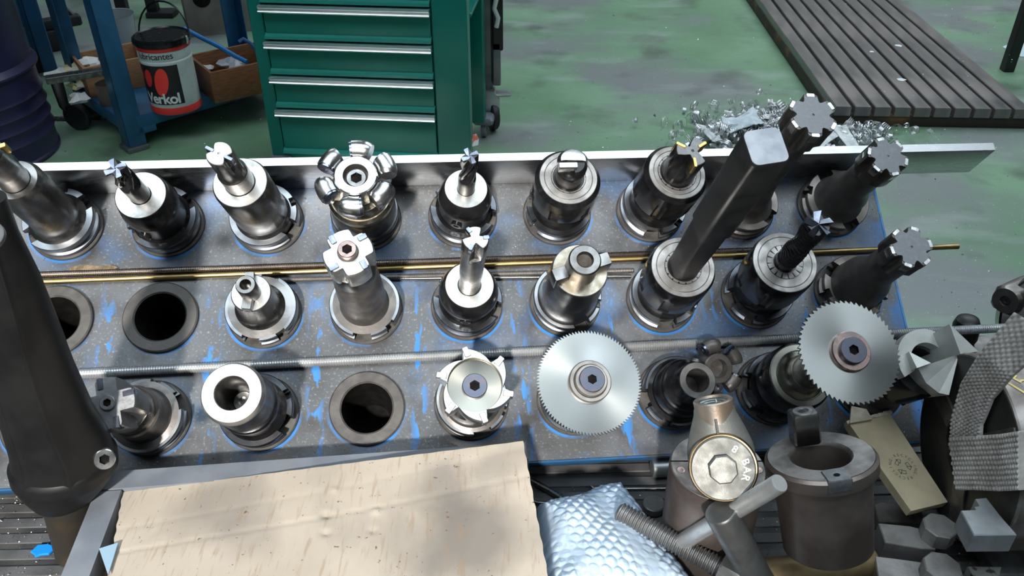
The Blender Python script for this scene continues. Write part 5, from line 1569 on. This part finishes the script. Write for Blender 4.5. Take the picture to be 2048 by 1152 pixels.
M_rag = mat('white_rag', (.66, .68, .66), 0, .8, (.50, .53, .55), 30)
def cloth(pix, z, label, hgt=.03, seed=1, m=M_rag):
    rnd = random.Random(seed)
    P = [at_z(x, y, z) for x, y in pix]
    mb = MB(); n_ = 14; top, bot = [], []
    for j in range(n_ + 1):
        for i in range(n_ + 1):
            u, v = i / n_, j / n_
            q_ = (P[0] * (1 - u) + P[1] * u) * (1 - v) + (P[3] * (1 - u) + P[2] * u) * v
            q_ = q_ + Vector((0, 0, hgt * (.3 + .5 * math.sin(u * 5 + seed) * math.sin(v * 4 + seed) + .2 * rnd.random())))
            q_.z = max(.004, q_.z)
            top.append(q_); bot.append(q_ - Vector((0, 0, .003)))
    w = n_ + 1; o_ = len(top); mb.v = top + bot
    for j in range(n_):
        for i in range(n_):
            k = j * w + i
            mb.f.append((k, k + w, k + w + 1, k + 1)); mb.f.append((o_ + k, o_ + k + 1, o_ + k + w + 1, o_ + k + w))
    for i in range(n_):
        k = n_ * w + i; mb.f += [(i, i + 1, o_ + i + 1, o_ + i), (k + 1, k, o_ + k, o_ + k + 1)]
        k = i * w; mb.f.append((k + w, k, o_ + k, o_ + k + w)); k += n_; mb.f.append((k, k + w, o_ + k + w, o_ + k))
    return tag(obj('rag', mb, m, None, scale=1, angle=60), label, 'rag')
cloth([(1440, 246), (1505, 222), (1530, 250), (1462, 268)], .055, 'pale blue-grey rag on the swarf pile left of the square bar', .03, 2, mat('blue_grey_rag', (.42, .50, .55), 0, .8, (.58, .62, .64), 30))
cloth([(1390, 250), (1436, 260), (1446, 288), (1420, 282)], .04, 'white rag end at the left of the swarf pile', .02, 3)
cloth([(1655, 254), (1692, 250), (1722, 304), (1704, 302)], .055, 'white pointed rag strip behind the tall cutter', .015, 4)
cloth([(1616, 294), (1672, 258), (1680, 272), (1640, 300)], .055, 'white rag strip beside the tall cutter', .015, 5)

def flakes(n, fn, s0, s1, nrm, seed):
    rnd = random.Random(seed); mb = MB()
    N_ = Vector(nrm).normalized()
    A_ = N_.orthogonal().normalized(); B_ = N_.cross(A_)
    for i in range(n):
        p_ = fn(rnd)
        if p_ is None: continue
        s_ = rnd.uniform(s0, s1) * (2.2 if rnd.random() < .06 else 1); t = rnd.uniform(0, 6.28)
        d1 = A_ * math.cos(t) + B_ * math.sin(t); d2 = N_.cross(d1)
        a = p_ + d1 * s_; b = p_ - d1 * s_ * .6 + d2 * s_ * rnd.uniform(.25, .6); c_ = p_ - d1 * s_ * .4 - d2 * s_ * .4; e = p_ + N_ * s_ * rnd.uniform(.3, .8)
        k = len(mb.v); mb.v += [a, b, c_, e]
        mb.f += [(k, k + 1, k + 3), (k + 1, k + 2, k + 3), (k + 2, k, k + 3), (k, k + 2, k + 1)]
    return mb
def f_rack(rnd):
    x, y = rnd.uniform(-412, 412), rnd.uniform(-142, 118)
    cx = (x + PITCHMM * 4.5) % PITCHMM - PITCHMM / 2; cy = (y + PITCHMM * 1.5) % PITCHMM - PITCHMM / 2
    if math.hypot(cx, cy) < 34.5: return None
    if rnd.random() > .30 + .7 * (x + 412) / 824 * (1.2 if y < 0 else .7): return None
    return rk(x, y, .15)
tag(obj('rack_chips', flakes(3600, f_rack, .0004, .0012, RN, 21), M_chip, None, scale=1, angle=5), 'fine bright metal chips scattered over the rack plate', 'metal chips', kind='stuff')
def f_bench(rnd):
    px, py = rnd.uniform(0, 2048), rnd.uniform(925, 1152)
    if 230 < px < 1050 or (1700 < px and rnd.random() < .5): return None
    p_ = at_z(px, py, ZB + .0003)
    return p_ if p_.y < .53 else None
tag(obj('bench_chips', flakes(1500, f_bench, .0004, .0013, (0, 0, 1), 22), M_chip, None, scale=1, angle=5), 'fine bright metal chips scattered over the bench mat', 'metal chips', kind='stuff')
def f_floor(rnd):
    r_ = rnd.random()
    if r_ < .35: px, py = rnd.gauss(1600, 170), rnd.gauss(265, 35)
    elif r_ < .6: px, py = rnd.gauss(1960, 70), rnd.gauss(90, 60)
    else: px, py = rnd.uniform(90, 2048), rnd.uniform(0, 700)
    if not (0 < py < 720): return None
    q_ = at_z(px, py, .0006)
    if q_.x > tp_.x - .02 and q_.y > tp_.y - .03:
        q_ = at_z(px, py, .0856)
        if q_.x < tp_.x or q_.y < tp_.y + .02 or (q_.x - tp_.x) % pitch > .058 or rnd.random() < .6: return None
    return q_
tag(obj('floor_chips', flakes(1300, f_floor, .0018, .0065, (0, 0, 1), 23), M_chip, None, scale=1, angle=5), 'bright metal chips scattered over the green floor', 'metal chips', kind='stuff')
